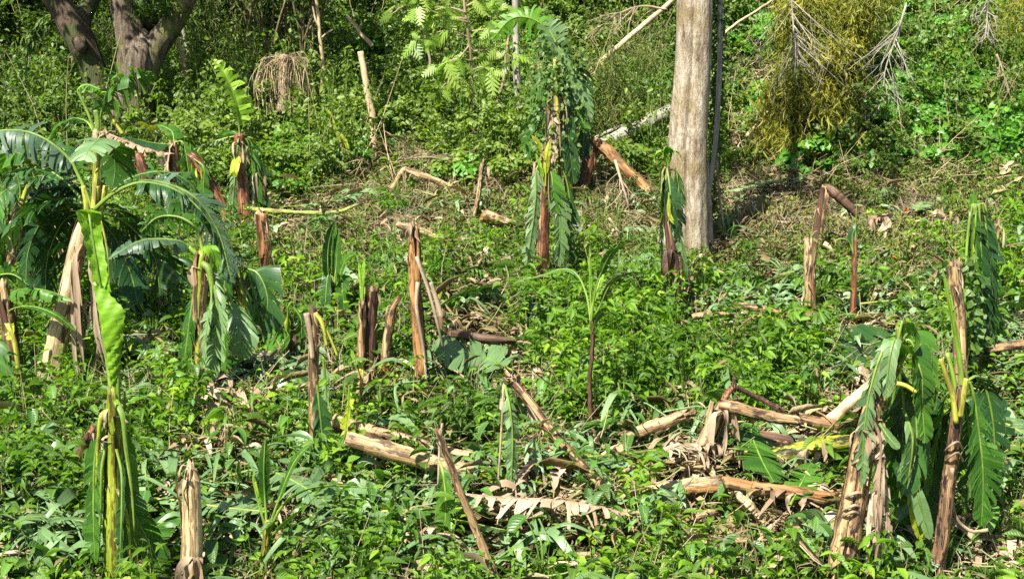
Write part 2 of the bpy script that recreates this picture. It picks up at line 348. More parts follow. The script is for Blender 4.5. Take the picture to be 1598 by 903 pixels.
def p_mat(r, n=55, R=.32, ls=.065, wr=.85, hh=.12, tm=T_HEART):
    a = Acc(); pos = np.stack([r.normal(0, R*.5, n), r.normal(0, R*.5, n), r.uniform(0, hh, n)], 1)
    ln = ls * r.uniform(.6, 1.4, n)
    leaves(a, tm, pos, rdir(r, n, -.5, .25), np.array([0, 0, 1.]) + r.normal(0, .45, (n, 3)), ln, ln*wr, r.uniform(0, 1, n)); return a
def p_grass(r, n=26, h=.45, w=.012, spread=.5):
    a = Acc()
    for _ in range(n):
        an = r.uniform(0, 6.283); l = h * r.uniform(.5, 1.2); d = np.array([math.cos(an), math.sin(an), 0]); o = r.uniform(.2, 1) * spread
        b = d * r.uniform(0, .05); m = b + d*l*o*.35 + np.array([0, 0, l*.65]); e = m + d*l*o*.6 + np.array([0, 0, l*r.uniform(-.25, .3)])
        pts = spline([b, m, e], 5); s = np.array([-d[1], d[0], 0]); ww = w * np.array([.7, 1, .9, .6, .05])
        V = np.concatenate([pts - s*ww[:, None], pts + s*ww[:, None]]); i = np.arange(4)
        Q = np.stack([i, i+5, i+6, i+1], 1); sc = np.concatenate([np.stack([-np.ones(5)*.5, np.linspace(0, 1, 5), np.zeros(5)], 1), np.stack([np.ones(5)*.5, np.linspace(0, 1, 5), np.zeros(5)], 1)])
        a.add(V, None, Q, sc, r.uniform(0, 1))
    return a
def p_bush(r, R=.55, hh=.9, n=420, ls=.075, wr=.5, tm=T_OV, clumps=9, twigs=8, zdir=(-.6, .5), upv=(0, 0, 1.), upn=.4):
    a = Acc(); cs = np.stack([r.normal(0, R*.5, clumps), r.normal(0, R*.5, clumps), r.uniform(.1, hh, clumps)], 1)
    for c in cs[:twigs]: tube(a, spline([[c[0]*.1, c[1]*.1, -.1], c*.55 + r.normal(0, .05, 3), c], 4), [.012, .008, .005, .002], 3, capend=False, r=r)
    k = r.integers(0, clumps, n); rad = R * r.uniform(.18, .38, clumps)
    pos = cs[k] + rdir(r, n, -1, 1) * (rad[k] * r.uniform(.3, 1, n) ** .6)[:, None] * np.array([1, 1, .75]); ln = ls * r.uniform(.55, 1.4, n)
    leaves(a, tm, pos, rdir(r, n, *zdir), np.array(upv) + r.normal(0, upn, (n, 3)), ln, ln*wr, np.clip(r.uniform(0, 1, n)*.6 + .4*r.uniform(0, 1, clumps)[k], 0, 1)); return a
def p_spray(r, n=150, L=1.1, ls=.13, wr=.14, sprays=5, droop=1.0):
    a = Acc()
    for _ in range(sprays):
        an = r.uniform(0, 6.283); d = np.array([math.cos(an), math.sin(an), 0]); l = L * r.uniform(.6, 1.1)
        b = np.array([r.normal(0, .12), r.normal(0, .12), 0]); m = b + d*l*.28 + np.array([0, 0, l*.45]); e = m + d*l*.35 + np.array([0, 0, l*(.15 - .75*droop*r.uniform(.4, 1))])
        pts = spline([b, m, e], 8); tube(a, pts, np.linspace(.007, .002, 8), 3, capend=False, r=r)
        q = n // sprays; k = r.integers(1, 8, q); pos = pts[k] + r.normal(0, .06, (q, 3)); ln = ls * r.uniform(.6, 1.3, q)
        leaves(a, T_NAR, pos, rdir(r, q, -1, -.1), rdir(r, q, -1, 1), ln, ln*wr, r.uniform(0, 1, q))
    return a
def p_litter(r, n=22, R=.3, ls=.13, wr=.4, strips=True):
    a = Acc(); pos = np.stack([r.normal(0, R*.6, n), r.normal(0, R*.6, n), r.uniform(.0, .09, n)], 1); ln = ls * r.uniform(.4, 1.6, n)
    leaves(a, T_OV, pos, rdir(r, n, -.25, .3), np.array([0, 0, .7]) + r.normal(0, .7, (n, 3)), ln, ln*wr*r.uniform(.3, 1.2, n), r.uniform(0, 1, n))
    for _ in range(5):
        b = np.array([*r.normal(0, R*.5, 2), r.uniform(.01, .1)]); d = rdir(r, 1, -.15, .2)[0]; tube(a, spline([b, b+d*.18+r.normal(0, .02, 3), b+d*.36], 4), .005, 3, capend=False, rnd=r.uniform(.4, 1), r=r)
    return a
def p_twigs(r, n=7, L=.7):
    a = Acc()
    for _ in range(n):
        b = np.array([*r.normal(0, .12, 2), 0]); d = rdir(r, 1, .05, .8)[0]; e = b + d*L*r.uniform(.5, 1.1); m = (b+e)/2 + r.normal(0, .07, 3)
        pts = spline([b, m, e], 6); tube(a, pts, np.linspace(.008, .003, 6), 4, capend=False, rnd=r.uniform(), r=r)
        for _ in range(3):
            q = pts[r.integers(1, 5)]; tube(a, spline([q, q + rdir(r, 1, -.2, .7)[0]*.15, q + rdir(r, 1, -.3, .6)[0]*.25], 3), .003, 3, capend=False, rnd=r.uniform(), r=r)
    return a
def p_uprights(r, n=4, L=.8, lean=.25):
    a = Acc()
    for _ in range(n):
        b = np.array([*r.normal(0, .15, 2), -.1]); l = L*r.uniform(.4, 1.2); e = b + [r.normal(0, lean)*l, r.normal(0, lean)*l, l]; m = (b+e)/2 + r.normal(0, .05, 3)*l
        tube(a, spline([b, m, e], 6), np.linspace(.006, .002, 6)*(1+l*.25), 4, capend=False, rnd=r.uniform(), r=r)
    return a
def p_curtain(r, n=5, L=2.4):
    a = Acc()
    for _ in range(n):
        b = np.array([r.normal(0, .4), r.normal(0, .25), -.2]); l = L*r.uniform(.4, 1.1); e = b + [r.normal(0, .15)*l, r.normal(0, .1)*l, l]; pts = spline([b, (b+e)/2 + r.normal(0, .08, 3), e, e + [r.normal(0, .25), -.15, -l*r.uniform(.1, .5)]], 14)
        tube(a, pts, .007, 3, capend=False, rnd=r.uniform(), r=r); m = 46; k = r.integers(0, 14, m); ln = .12*r.uniform(.5, 1.4, m)
        leaves(a, T_OV, pts[k] + r.normal(0, .09, (m, 3)), rdir(r, m, -1, .1), np.array([-.2, -.7, .6]) + r.normal(0, .4, (m, 3)), ln, ln*.55, r.uniform(0, 1, m))
    return a
def gr_(q, z): return blob(q, z)
def p_shred(r, n=9, L=.45, W=.035):
    a = Acc(); a0 = r.uniform(0, 6.28)
    for i in range(n):
        an = a0 + r.normal(0, .5) + (3.14 if i % 2 else 0); d = np.array([math.cos(an), math.sin(an), 0]); l = L*r.uniform(.4, 1.2); b = np.array([-math.sin(a0), math.cos(a0), 0])*r.uniform(-.3, .3) + [0, 0, r.uniform(.12, .3)]
        pts = spline([b, b + d*l*.4 + [0, 0, .04], b + d*l*.8 + [0, 0, -.08*l/.4], b + d*l + [0, 0, -.2*l/.4]], 8); s = np.cross(d, [0, 0, 1.]) + [0, 0, r.normal(0, .5)]; s = nrm(s); ww = W*r.uniform(.5, 1.5)*np.array([.7, .95, 1, 1, .9, .8, .6, .1])
        V = np.stack([pts - s*ww[:, None], pts + [0, 0, -.006], pts + s*ww[:, None]], 1).reshape(-1, 3); ii = np.arange(7)[:, None]; j = np.arange(2)[None]
        sc = np.stack([np.tile([0, .03, .06], 8), np.repeat(np.linspace(0, l, 8), 3), np.zeros(24)], 1)
        a.add(V, None, np.stack([ii*3+j, ii*3+j+1, (ii+1)*3+j+1, (ii+1)*3+j], -1).reshape(-1, 4), sc, r.uniform())
    c = math.cos(a0+1.57); s_ = math.sin(a0+1.57); tube(a, spline([[-.4*c, -.4*s_, .15], [0, 0, .28], [.4*c, .4*s_, .16]], 6), .010, 4, capend=False, rnd=.5, r=r)
    return a
def p_fern(r, fr=7, L=.55):
    a = Acc()
    for _ in range(fr):
        an = r.uniform(0, 6.283); d = np.array([math.cos(an), math.sin(an), 0]); l = L*r.uniform(.6, 1.1)
        pts = spline([[0, 0, 0], d*l*.4 + [0, 0, l*.45], d*l + [0, 0, l*r.uniform(-.1, .35)]], 12); tube(a, pts, .003, 3, capend=False, r=r)
        s = np.array([-d[1], d[0], 0])
        for sg in (-1, 1):
            k = np.arange(2, 12); ln = .13*l/.55*np.sin(np.pi*(k/12.)**.8)+.02
            leaves(a, T_NAR, pts[k], np.tile(s*sg + d*.35 + [0, 0, -.25], (10, 1)), np.array([[0, 0, 1.]]*10), ln, ln*.26, r.uniform(0, 1, 10))
    return a

SRC = bpy.data.collections.new('plant_shapes')   # shapes the scatter reads; not part of the scene
def scatter(name, label, cat, protos, mat, pts, rot, scl, tint, pick):
    """one object: points carrying a shape number, a turn, a size and a tint; its node group sets the shapes on them"""
    c = bpy.data.collections.new(name + '_shapes')
    for i, a in enumerate(protos):
        c.objects.link(bpy.data.objects.new('%s_shape_%02d' % (name, i), a.mesh(name + '_shape', mat)))
    me = bpy.data.meshes.new(name); me.vertices.add(len(pts)); me.vertices.foreach_set('co', np.asarray(pts, np.float32).ravel())
    for nm, ty, v in (('rot', 'FLOAT_VECTOR', rot), ('scl', 'FLOAT', scl), ('tint', 'FLOAT', tint), ('pick', 'INT', pick)):
        at = me.attributes.new(nm, ty, 'POINT'); at.data.foreach_set('vector' if ty == 'FLOAT_VECTOR' else 'value', np.asarray(v, np.int32 if ty == 'INT' else np.float32).ravel())
    me.materials.append(mat); o = link(name, me); o['kind'] = 'stuff'; o['label'] = label; o['category'] = cat
    g = bpy.data.node_groups.new(name + '_scatter', 'GeometryNodeTree')
    g.interface.new_socket('Geometry', in_out='INPUT', socket_type='NodeSocketGeometry'); g.interface.new_socket('Geometry', in_out='OUTPUT', socket_type='NodeSocketGeometry')
    gi = g.nodes.new('NodeGroupInput'); go = g.nodes.new('NodeGroupOutput'); ci = g.nodes.new('GeometryNodeCollectionInfo')
    ci.inputs['Collection'].default_value = c; ci.inputs['Separate Children'].default_value = True; ci.inputs['Reset Children'].default_value = True
    ip = g.nodes.new('GeometryNodeInstanceOnPoints'); ip.inputs['Pick Instance'].default_value = True
    def na(nm, ty):
        x = g.nodes.new('GeometryNodeInputNamedAttribute'); x.data_type = ty; x.inputs['Name'].default_value = nm; return x.outputs['Attribute']
    g.links.new(gi.outputs[0], ip.inputs['Points']); g.links.new(ci.outputs[0], ip.inputs['Instance'])
    g.links.new(na('pick', 'INT'), ip.inputs['Instance Index']); g.links.new(na('rot', 'FLOAT_VECTOR'), ip.inputs['Rotation']); g.links.new(na('scl', 'FLOAT'), ip.inputs['Scale'])
    g.links.new(ip.outputs[0], go.inputs[0])
    md = o.modifiers.new('scatter', 'NODES'); md.node_group = g
    return o

def field(n, y0, y1, r, margin=2.0, power=1.0):
    """n points over the wedge of ground in view, y0..y1 metres off"""
    y = (y0**2 + (y1**2 - y0**2) * r.uniform(0, 1, n) ** power) ** .5
    x = r.uniform(-1, 1, n) * (y * .43 + margin)
    z = terr(x, y); return np.stack([x, y, z], 1)
def blob(q, lst):
    """weight of ground points in soft ellipses given as places seen in the photograph"""
    px, py = proj(q); w = np.zeros(len(q))
    for (cx, cy, rx, ry, a) in lst: w += a * np.exp(-(((px-cx)/rx)**2 + ((py-cy)/ry)**2))
    return w
def patch(q, s, seed):
    r = np.random.default_rng(seed); v = np.zeros(len(q))
    for k in range(6):
        f = r.normal(0, 1, 2) / s; v += np.sin(q[:, 0]*f[0]*6 + q[:, 1]*f[1]*6 + r.uniform(0, 6.28))
    return v / 6 ** .5     # about -1..1
#KEEP seen places kept low: in front of logs, stumps and fallen leaves the weeds are crushed
def open_(q, amt=1., reach=0):
    px, py = proj(q); w = np.ones(len(q))
    for (x0, y0, x1, y1, up, dn) in KEEP:
        dx, dy = x1-x0, y1-y0; t = np.clip(((px-x0)*dx + (py-y0)*dy) / max(dx*dx+dy*dy, 1), 0, 1)
        ex = np.abs(px - (x0+t*dx)); ey = py - (y0+t*dy); inside = (ex < 6 + .35*up + reach*.35) & (ey < dn + reach) & (ey > -up); w = np.where(inside, w*(1-amt), w)
    return w
def strew(name, label, cat, mat, protos, q, keep, smin, smax, tilt, seed, tint=None, zoff=0., hill=False, clear=.85, reach=0, yaw=None):
    r = np.random.default_rng(seed); k = r.uniform(0, 1, len(q)) < keep * open_(q, clear, 26 if q[:, 1].min() > 25 else reach); q = q[k].copy(); n = len(q)
    rot = np.stack([r.normal(0, tilt, n), r.normal(0, tilt, n), r.uniform(0, 6.283, n) if yaw is None else r.normal(0, yaw, n)], 1)
    q[:, 2] += zoff
    t = np.clip(.46 + .34*patch(q, 3.5, seed+1) + r.normal(0, .24, n), 0, 1) if tint is None else np.clip(tint[k] + r.normal(0, .12, n), 0, 1)
    return scatter(name, label, cat, protos, M[mat], q, rot, r.uniform(smin, smax, n), t, r.integers(0, len(protos), n))

# places in the photograph (centre x, y, reach x, y, weight)
LITTER = [(350, 650, 130, 30, .8), (60, 650, 60, 30, .5), (1060, 730, 130, 50, .9), (1170, 860, 110, 60, .8), (1140, 515, 60, 25, .6), (700, 270, 90, 30, .9), (680, 380, 90, 20, .5),
          (900, 370, 110, 50, .45), (1250, 390, 120, 60, .4), (1480, 390, 90, 30, .5), (560, 610, 110, 20, .7), (860, 740, 90, 40, .6), (1520, 830, 60, 50, .6), (1180, 240, 60, 120, .6),
          (450, 790, 70, 40, .4), (250, 800, 80, 30, .3), (930, 330, 80, 60, .3), (1340, 660, 60, 50, .5), (380, 740, 60, 40, .5)]
TWIGZ = [(700, 265, 90, 28, 1.2), (520, 390, 90, 35, .8), (910, 360, 90, 50, .9), (1180, 390, 110, 50, 1.2), (1300, 350, 90, 50, .9), (650, 390, 60, 25, .8), (1170, 250, 60, 90, 1.), (1000, 300, 60, 30, .8), (1420, 350, 90, 40, .6)]
CREEP = [(1150, 350, 90, 40, .7), (1330, 340, 130, 40, .7), (960, 330, 80, 40, .6), (880, 370, 110, 40, .8), (1290, 400, 150, 35, .8), (1150, 430, 90, 30, .6), (480, 400, 80, 40, .6), (1000, 420, 80, 30, .6), (1200, 330, 120, 40, .5), (1450, 400, 120, 40, .5), (850, 310, 80, 40, .5), (720, 330, 110, 50, 1.), (620, 340, 60, 30, .7), (1440, 460, 110, 30, .9), (1560, 640, 50, 60, .9), (300, 330, 90, 60, .3), (1580, 450, 40, 50, .7), (500, 330, 50, 30, .5)]
DENSE = [(960, 580, 170, 110, .9), (1180, 600, 150, 80, .8), (120, 560, 70, 60, .5), (300, 610, 150, 50, .5), (1100, 480, 90, 40, .4)]

def undergrowth():
    r = np.random.default_rng(11)
    pw = [p_weed(r, h=.38, nl=11, ls=.115, stems=3) for _ in range(5)] + [p_weed(r, h=.62, nl=14, ls=.105, wr=.6, stems=2) for _ in range(4)] + [p_weed(r, h=.9, nl=14, ls=.12, wr=.34, stems=2, lean=.15) for _ in range(3)]
    q = field(21000, 8.2, 28.5, r); lit = blob(q, LITTER); cr = blob(q, CREEP); dn = blob(q, DENSE); tw = blob(q, TWIGZ)
    strew('leafy_weeds', 'dense knee high green weeds covering the plot between the broken stems', 'weeds', 'weed', pw, q, np.clip(.50 + .35*dn + .22*patch(q, 3, 5) - .35*lit - .4*cr - .15*tw, .03, 1), .5, 1.15, .22, 21)
    ps = [p_weed(r, h=.72, nl=11, ls=.26, wr=.40, tm=T_OV4, stems=1, lean=.35) for _ in range(5)]
    q = field(4200, 8.4, 20, r); strew('broad_leaved_weeds', 'larger pointed leaves of young plants drooping among the low weeds', 'weeds', 'broad', ps, q, np.clip(.4 + .3*patch(q, 2, 9) - .4*blob(q, LITTER), .05, 1), .6, 1.1, .2, 22)
    pt_ = [p_weed(r, h=1.05, nl=22, ls=.15, wr=.38, tm=T_OV4, stems=3, lean=.18) for _ in range(4)]
    q = field(2600, 9.5, 24, r); strew('tall_weeds', 'waist high bushy weeds with drooping leaves rising above the low cover', 'weeds', 'weed', pt_, q, np.clip(.06 + .6*blob(q, DENSE) + .25*patch(q, 2, 19), 0, 1), .6, 1.05, .15, 30)
    pm = [p_mat(r) for _ in range(5)]
    q = field(20000, 8.2, 30, r); strew('creeping_ground_cover', 'low mat of small round leaves creeping over the bare soil', 'ground cover', 'viny', pm, q, np.clip(.22 + .75*blob(q, CREEP) + .2*patch(q, 4, 3) - .2*blob(q, LITTER), .04, 1), .5, 1.2, .15, 23)
    pg = [p_grass(r) for _ in range(4)] + [p_grass(r, 18, .8, .011, .5) for _ in range(3)]
    q = field(8500, 8.2, 30, r); strew('grass_tufts', 'thin grass blades standing between the weeds', 'grass', 'grass', pg, q, np.clip(.35 + .3*patch(q, 3, 13), .05, 1), .5, 1.1, .15, 24)
    pf = [p_fern(r) for _ in range(3)]
    q = field(1500, 8.5, 28, r); strew('low_ferns', 'small fern fronds scattered through the undergrowth', 'ferns', 'viny', pf, q, np.clip(.3 + .3*patch(q, 3, 17), 0, 1), .6, 1.2, .2, 25)
    pl = [p_litter(r) for _ in range(4)] + [p_litter(r, 12, .4, .30, .07) for _ in range(4)]
    q = field(16000, 8.2, 30, r); strew('leaf_litter', 'dry tan leaves and straw lying over the ground', 'leaf litter', 'dryleaf', pl, q, np.clip(.20 + .9*blob(q, LITTER) + .25*blob(q, TWIGZ), 0, 1), .6, 1.5, .3, 26, zoff=.10, clear=.0)
    ph = [p_uprights(r) for _ in range(5)]
    q = field(3600, 8.5, 27, r); strew('dry_stalks', 'thin dry stalks standing between the weeds', 'dry stalks', 'tanpole', ph, q, np.clip(.3+.6*blob(q, LITTER), 0, 1), .5, 1.1, .2, 29)
    ps = [p_shred(r) for _ in range(6)]
    SH = [(450, 790, 130, 60, 1.), (270, 830, 120, 50, .8), (640, 840, 100, 40, .7), (1180, 500, 90, 40, .8), (240, 570, 80, 30, .8), (430, 610, 70, 30, .8), (900, 745, 120, 30, .7), (1530, 720, 80, 60, .8), (1570, 560, 50, 60, .7), (720, 590, 80, 40, .6), (980, 430, 50, 30, .8), (80, 860, 90, 40, .7), (1300, 560, 60, 40, .6), (1200, 460, 50, 20, .6)]
    q = field(4200, 8.4, 25, r); strew('shredded_banana_leaves', 'torn strips of grey green banana leaf strewn over the weeds', 'shredded leaves', 'banpale', ps, q, np.clip(.10 + .08*patch(q, 2, 5) + .7*blob(q, SH), 0, 1), .6, 1.3, .25, 51, zoff=.08, clear=0)
    q = field(3200, 8.4, 25, r); strew('dry_leaf_strips', 'torn strips of tan dead banana leaf strewn over the weeds', 'dead leaves', 'bandry', ps, q, np.clip(.13 + .12*patch(q, 2, 7) + .5*blob(q, LITTER), 0, 1), .5, 1.1, .3, 52, zoff=.06, clear=0)
    pt = [p_twigs(r) for _ in range(6)]
    q = field(9000, 8.5, 36, r); strew('fallen_twigs', 'tangle of bare broken twigs lying over the slope', 'twigs', 'twig', pt, q, np.clip(.08 + .38*blob(q, TWIGZ) + .2*blob(q, LITTER), 0, 1), .5, 1.3, .5, 27, zoff=.12, clear=.3)
    pb = [p_bush(r, .5, .45, 200, .085, .36, clumps=8, twigs=7, zdir=(-1, 0)) for _ in range(4)]
    q = field(6500, 19, 31, r); strew('wilted_branches', 'olive wilted leaves of fallen branches heaped on the far side', 'wilted foliage', 'olive', pb, q, np.clip(.04 + .8*blob(q, [(1280, 355, 190, 60, 1.3), (470, 370, 70, 50, 1), (900, 350, 110, 60, .8), (760, 400, 60, 20, .8), (1450, 330, 150, 50, 1), (540, 290, 60, 30, .3), (1500, 290, 130, 40, .8)]), 0, 1), .6, 1.2, .3, 28)


def hillside():
    r = np.random.default_rng(31)
    def H_(n, y0=26.3, y1=44): return field(n, y0, y1, r, 3.0)
    RIGHTV = [(1450, 190, 150, 80, 1.6), (1530, 60, 100, 70, 1.), (1350, 240, 140, 40, .8), (1560, 250, 60, 60, .8)]
    YEL = [(1270, 130, 70, 120, 1.5), (1340, 20, 90, 40, 1.), (1250, 230, 50, 40, .6), (1585, 50, 30, 40, .8)]
    DRYR = [(1170, 180, 45, 90, 1.), (1300, 300, 150, 25, .8), (1500, 300, 120, 25, .9), (1460, 60, 40, 50, .8), (960, 130, 60, 80, .6), (1000, 250, 60, 40, .7)]
    GRN = [(650, 200, 180, 90, .8), (480, 230, 110, 60, .8), (350, 240, 100, 90, .8), (300, 120, 60, 90, .5), (720, 60, 100, 60, .5)]
    SHADE = [(430, 70, 110, 90, 1.2), (80, 90, 110, 120, 1.), (560, 60, 70, 70, .8), (1430, 60, 60, 60, 1.), (1010, 130, 50, 60, .9), (1560, 180, 60, 90, .4), (0, 200, 60, 60, .8)]  # leaf tint is lowered in these spots, so the shade is partly painted
    GRASSY = [(950, 160, 90, 60, 1.2), (1180, 60, 50, 70, .8), (430, 160, 40, 60, .6), (300, 110, 60, 100, .6), (200, 100, 120, 60, .3)]
    pb = [p_bush(r, .6, .9, 300, .115, upv=(-.2, -.5, .8)) for _ in range(4)] + [p_bush(r, .45, 1.5, 300, .10, .6, upv=(-.2, -.6, .7)) for _ in range(3)] + [p_bush(r, .7, .7, 200, .16, .45, upv=(-.2, -.5, .8)) for _ in range(2)]
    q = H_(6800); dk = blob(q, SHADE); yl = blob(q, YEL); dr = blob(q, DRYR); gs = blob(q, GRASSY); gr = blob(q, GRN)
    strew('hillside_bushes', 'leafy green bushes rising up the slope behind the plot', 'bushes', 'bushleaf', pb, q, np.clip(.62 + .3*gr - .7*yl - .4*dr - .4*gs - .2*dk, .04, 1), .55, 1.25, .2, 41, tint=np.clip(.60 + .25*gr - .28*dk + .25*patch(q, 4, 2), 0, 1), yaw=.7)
    pv = [p_bush(r, .6, .5, 260, .15, .9, T_HEART, clumps=8, twigs=0, zdir=(-.9, .0), upv=(-.3, -.8, .6), upn=.35) for _ in range(5)]
    q = H_(5200); rv = blob(q, RIGHTV)
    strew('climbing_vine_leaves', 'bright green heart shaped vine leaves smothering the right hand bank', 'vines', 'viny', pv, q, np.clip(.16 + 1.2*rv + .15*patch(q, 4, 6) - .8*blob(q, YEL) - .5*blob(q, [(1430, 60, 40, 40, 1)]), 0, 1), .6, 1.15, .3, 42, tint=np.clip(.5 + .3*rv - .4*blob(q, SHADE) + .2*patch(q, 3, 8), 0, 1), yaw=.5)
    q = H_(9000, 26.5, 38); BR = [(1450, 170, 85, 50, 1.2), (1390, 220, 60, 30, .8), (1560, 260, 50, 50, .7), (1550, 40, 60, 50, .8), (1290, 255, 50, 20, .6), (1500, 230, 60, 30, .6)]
    strew('sunlit_vine_leaves', 'mass of brightest green vine leaves on the right hand bank', 'vines', 'viny', pv, q, np.clip(1.1*blob(q, BR) - .05 + .25*patch(q, 2, 4), 0, 1), .5, 1.0, .3, 48, tint=np.clip(.85 + .2*patch(q, 2, 4), 0, 1), yaw=.5, zoff=.35)  # raised tint paints the sunlit patch of the vine bank into the leaves
    pc = [p_curtain(r) for _ in range(6)]
    q = H_(2600, 27, 42); strew('hanging_vine_curtains', 'leafy vines climbing up and hanging through the hillside growth', 'vines', 'bushleaf', pc, q, np.clip(.24 + .25*gr_(q, GRN) + .3*patch(q, 3, 14) - 1.6*blob(q, YEL) - .3*blob(q, SHADE), 0, 1), .6, 1.25, .1, 49, tint=np.full(len(q), .8), yaw=1.5)
    pg = [p_spray(r, 170, 1.0, .17, .11, 7, .9) for _ in range(4)]
    q = H_(3400); strew('drooping_grass', 'long drooping grass blades hanging down the bank behind the pale trunk', 'grass', 'grass', pg, q, np.clip(.10 + .9*blob(q, GRASSY) + .2*blob(q, GRN), 0, 1), .6, 1.2, .3, 43)
    pdry = [p_twigs(r, 9, 1.1) for _ in range(4)]
    q = H_(1500, 25.5, 42); strew('dead_stalks', 'dry pale stalks lying down the hillside', 'dead stalks', 'tanpole', pdry, q, np.clip(.05 + .8*blob(q, DRYR), 0, 1), .7, 1.6, .5, 44, zoff=.25)
    pdl = [p_litter(r, 40, .5, .16) for _ in range(4)]
    q = H_(900, 25.5, 42); strew('hillside_litter', 'brown dead leaves caught on the hillside', 'leaf litter', 'dryleaf', pdl, q, np.clip(.05 + .6*blob(q, DRYR), 0, 1), .8, 1.6, .4, 45, zoff=.3)
    pu = [p_uprights(r, 4, 2.2, .22) for _ in range(6)]
    q = H_(520, 26, 42); strew('thin_upright_stems', 'thin pale vine stems rising through the hillside bushes', 'stems', 'tanpole', pu, q, np.clip(.35 + .2*patch(q, 3, 4) + .2*blob(q, DRYR), 0, 1), .6, 1.4, .12, 47)
    # deep forest further up, closing the view
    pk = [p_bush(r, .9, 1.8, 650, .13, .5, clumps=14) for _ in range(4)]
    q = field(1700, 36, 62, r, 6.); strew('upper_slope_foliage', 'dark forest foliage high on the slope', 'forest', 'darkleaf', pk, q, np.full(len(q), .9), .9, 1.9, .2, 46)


# ------------------------------------------------------------------ banana plants: shapes
def blade(parent, pts, width, mat='ban', rib='rib', droop=.35, tear=.7, nst=22, roll=0., start=.14, sweep=.35, vee=.25, seed=0, s0=None, ribr=.016, missing=0., fold=0., name='leaf', endw=.25, label=None, rnd=None):
    """a banana leaf: arching midrib, two halves split into strips that sag under their weight; leaf > midrib"""
    r = np.random.default_rng(seed*977+13); pts = spline(pts, 40); t, s, b = frames(pts, s0)
    nst = int(nst*1.35); L = np.linalg.norm(np.diff(pts, axis=0), axis=1).sum(); base = r.uniform(.1, .8) if rnd is None else rnd
    dv = nrm(pts[-1]-pts[16])
    if s0 is None and abs(dv[2]) > .8 and not roll:
        an = r.normal(0, .45); xd = np.array([math.cos(an), math.sin(an), 0]); w_ = sst(.02, .3, np.linspace(0, 1, 40))[:, None]
        sv = nrm(xd - t*(t @ xd)[:, None]); sv = sv * np.where((sv[25] @ s[25]) < 0, -1, 1); s = nrm(s*(1-w_)+sv*w_); b = np.cross(s, t)
        if b[25][1] > 0: b = -b
        droop = droop*.6; sweep = max(sweep, .75); tear = tear*.62
    org = np.array(parent['_o']); droop = droop*.62; width = width*1.22
    if roll: c, q = math.cos(roll), math.sin(roll); s, b = s*c + b*q, b*c - s*q
    if (b[20] @ np.array([0, 0, 1.])) < 0 and not roll: b = -b
    ar = Acc(); tube(ar, pts, np.linspace(ribr, ribr*.25, 40), 6, capend=False, rnd=r.uniform(), r=r)
    a = Acc(); K = 6
    def at(u):
        x = np.clip(u, 0, 1)*39; i = min(int(x), 38); f = x-i; return [v[i]*(1-f)+v[i+1]*f for v in (pts, t, s, b)]
    for sg in (-1, 1):
        ed = np.sort(np.clip(np.linspace(start, 1, nst+1) + r.normal(0, .42/nst, nst+1), start, 1)); ed[0] = start; ed[-1] = 1
        state = r.normal(0, .15)
        for k in range(nst):
            if r.uniform() < missing: continue
            u0, u1 = ed[k], ed[k+1]
            if u1-u0 < .004: continue
            torn = r.uniform() < tear
            if torn: state = r.normal(0, .33)
            nu = 3; us = np.linspace(u0, u1, nu); dk = max(0., droop * (1 + state*1.6)); lf = (r.uniform(.4, 1.12) if mat == 'bandry' else r.uniform(.66, 1.08)) if torn else r.uniform(.93, 1.0); sw = sweep + state*.35; curlk = r.normal(0, .28 if mat == 'bandry' else .12)*tear
            um = (u0+u1)/2; g = []; sc = []; tl = (r.normal(0, .16) if torn else r.normal(0, .07)) * (.5+tear*.5)
            for uu in us:
                p, tt, ss, bb = at(uu); x = (uu-start)/(1-start)
                w = lf * width * (min(1, x/.16)**.55) * (1 - max(0, (x-.55)/.45)**2.2*(1-endw*.3)) * (.97+.06*state)
                if x > .985: w = width*.12
                if torn: w *= r.uniform(.88, 1.0)
                d = ss*sg*math.cos(vee) + bb*math.sin(vee) + tt*sw; d = d/np.linalg.norm(d); q = p.copy(); row = [q.copy()]; step = w/(K-1)
                for m in range(1, K):
                    d = d + np.array([0, 0, -1.])*dk*(.6+.4*m/K)*(w/width+.2)*.5 + tt*curlk + bb*fold*.3
                    if torn: d = d + (um-uu)*tt*.9*(m/K)      # strip narrows outwards
                    d = d/np.linalg.norm(d); q = q + d*step; row.append(q.copy())
                g.append(row); sc.append([[uu*L, m/(K-1)*w, m/(K-1)] for m in range(K)])
                h_ = tl*(uu-um)*L*2.2
                for m in range(1, K): row[m] = row[m] + bb*h_*min(1, m/2)
            V = np.array(g).reshape(-1, 3); i = np.arange(nu-1)[:, None]; j = np.arange(K-1)[None]
            Q = np.stack([i*K+j, i*K+j+1, (i+1)*K+j+1, (i+1)*K+j], -1).reshape(-1, 4)
            a.add(V, None, Q, np.array(sc).reshape(-1, 3), np.clip(base + r.normal(0, .2), 0, 1))
    o = build(a, name, M[mat], parent)
    if label: o['label'] = label
    build(ar, 'midrib', M[rib], o, org); o.children[0].location = (0, 0, 0)
    return o

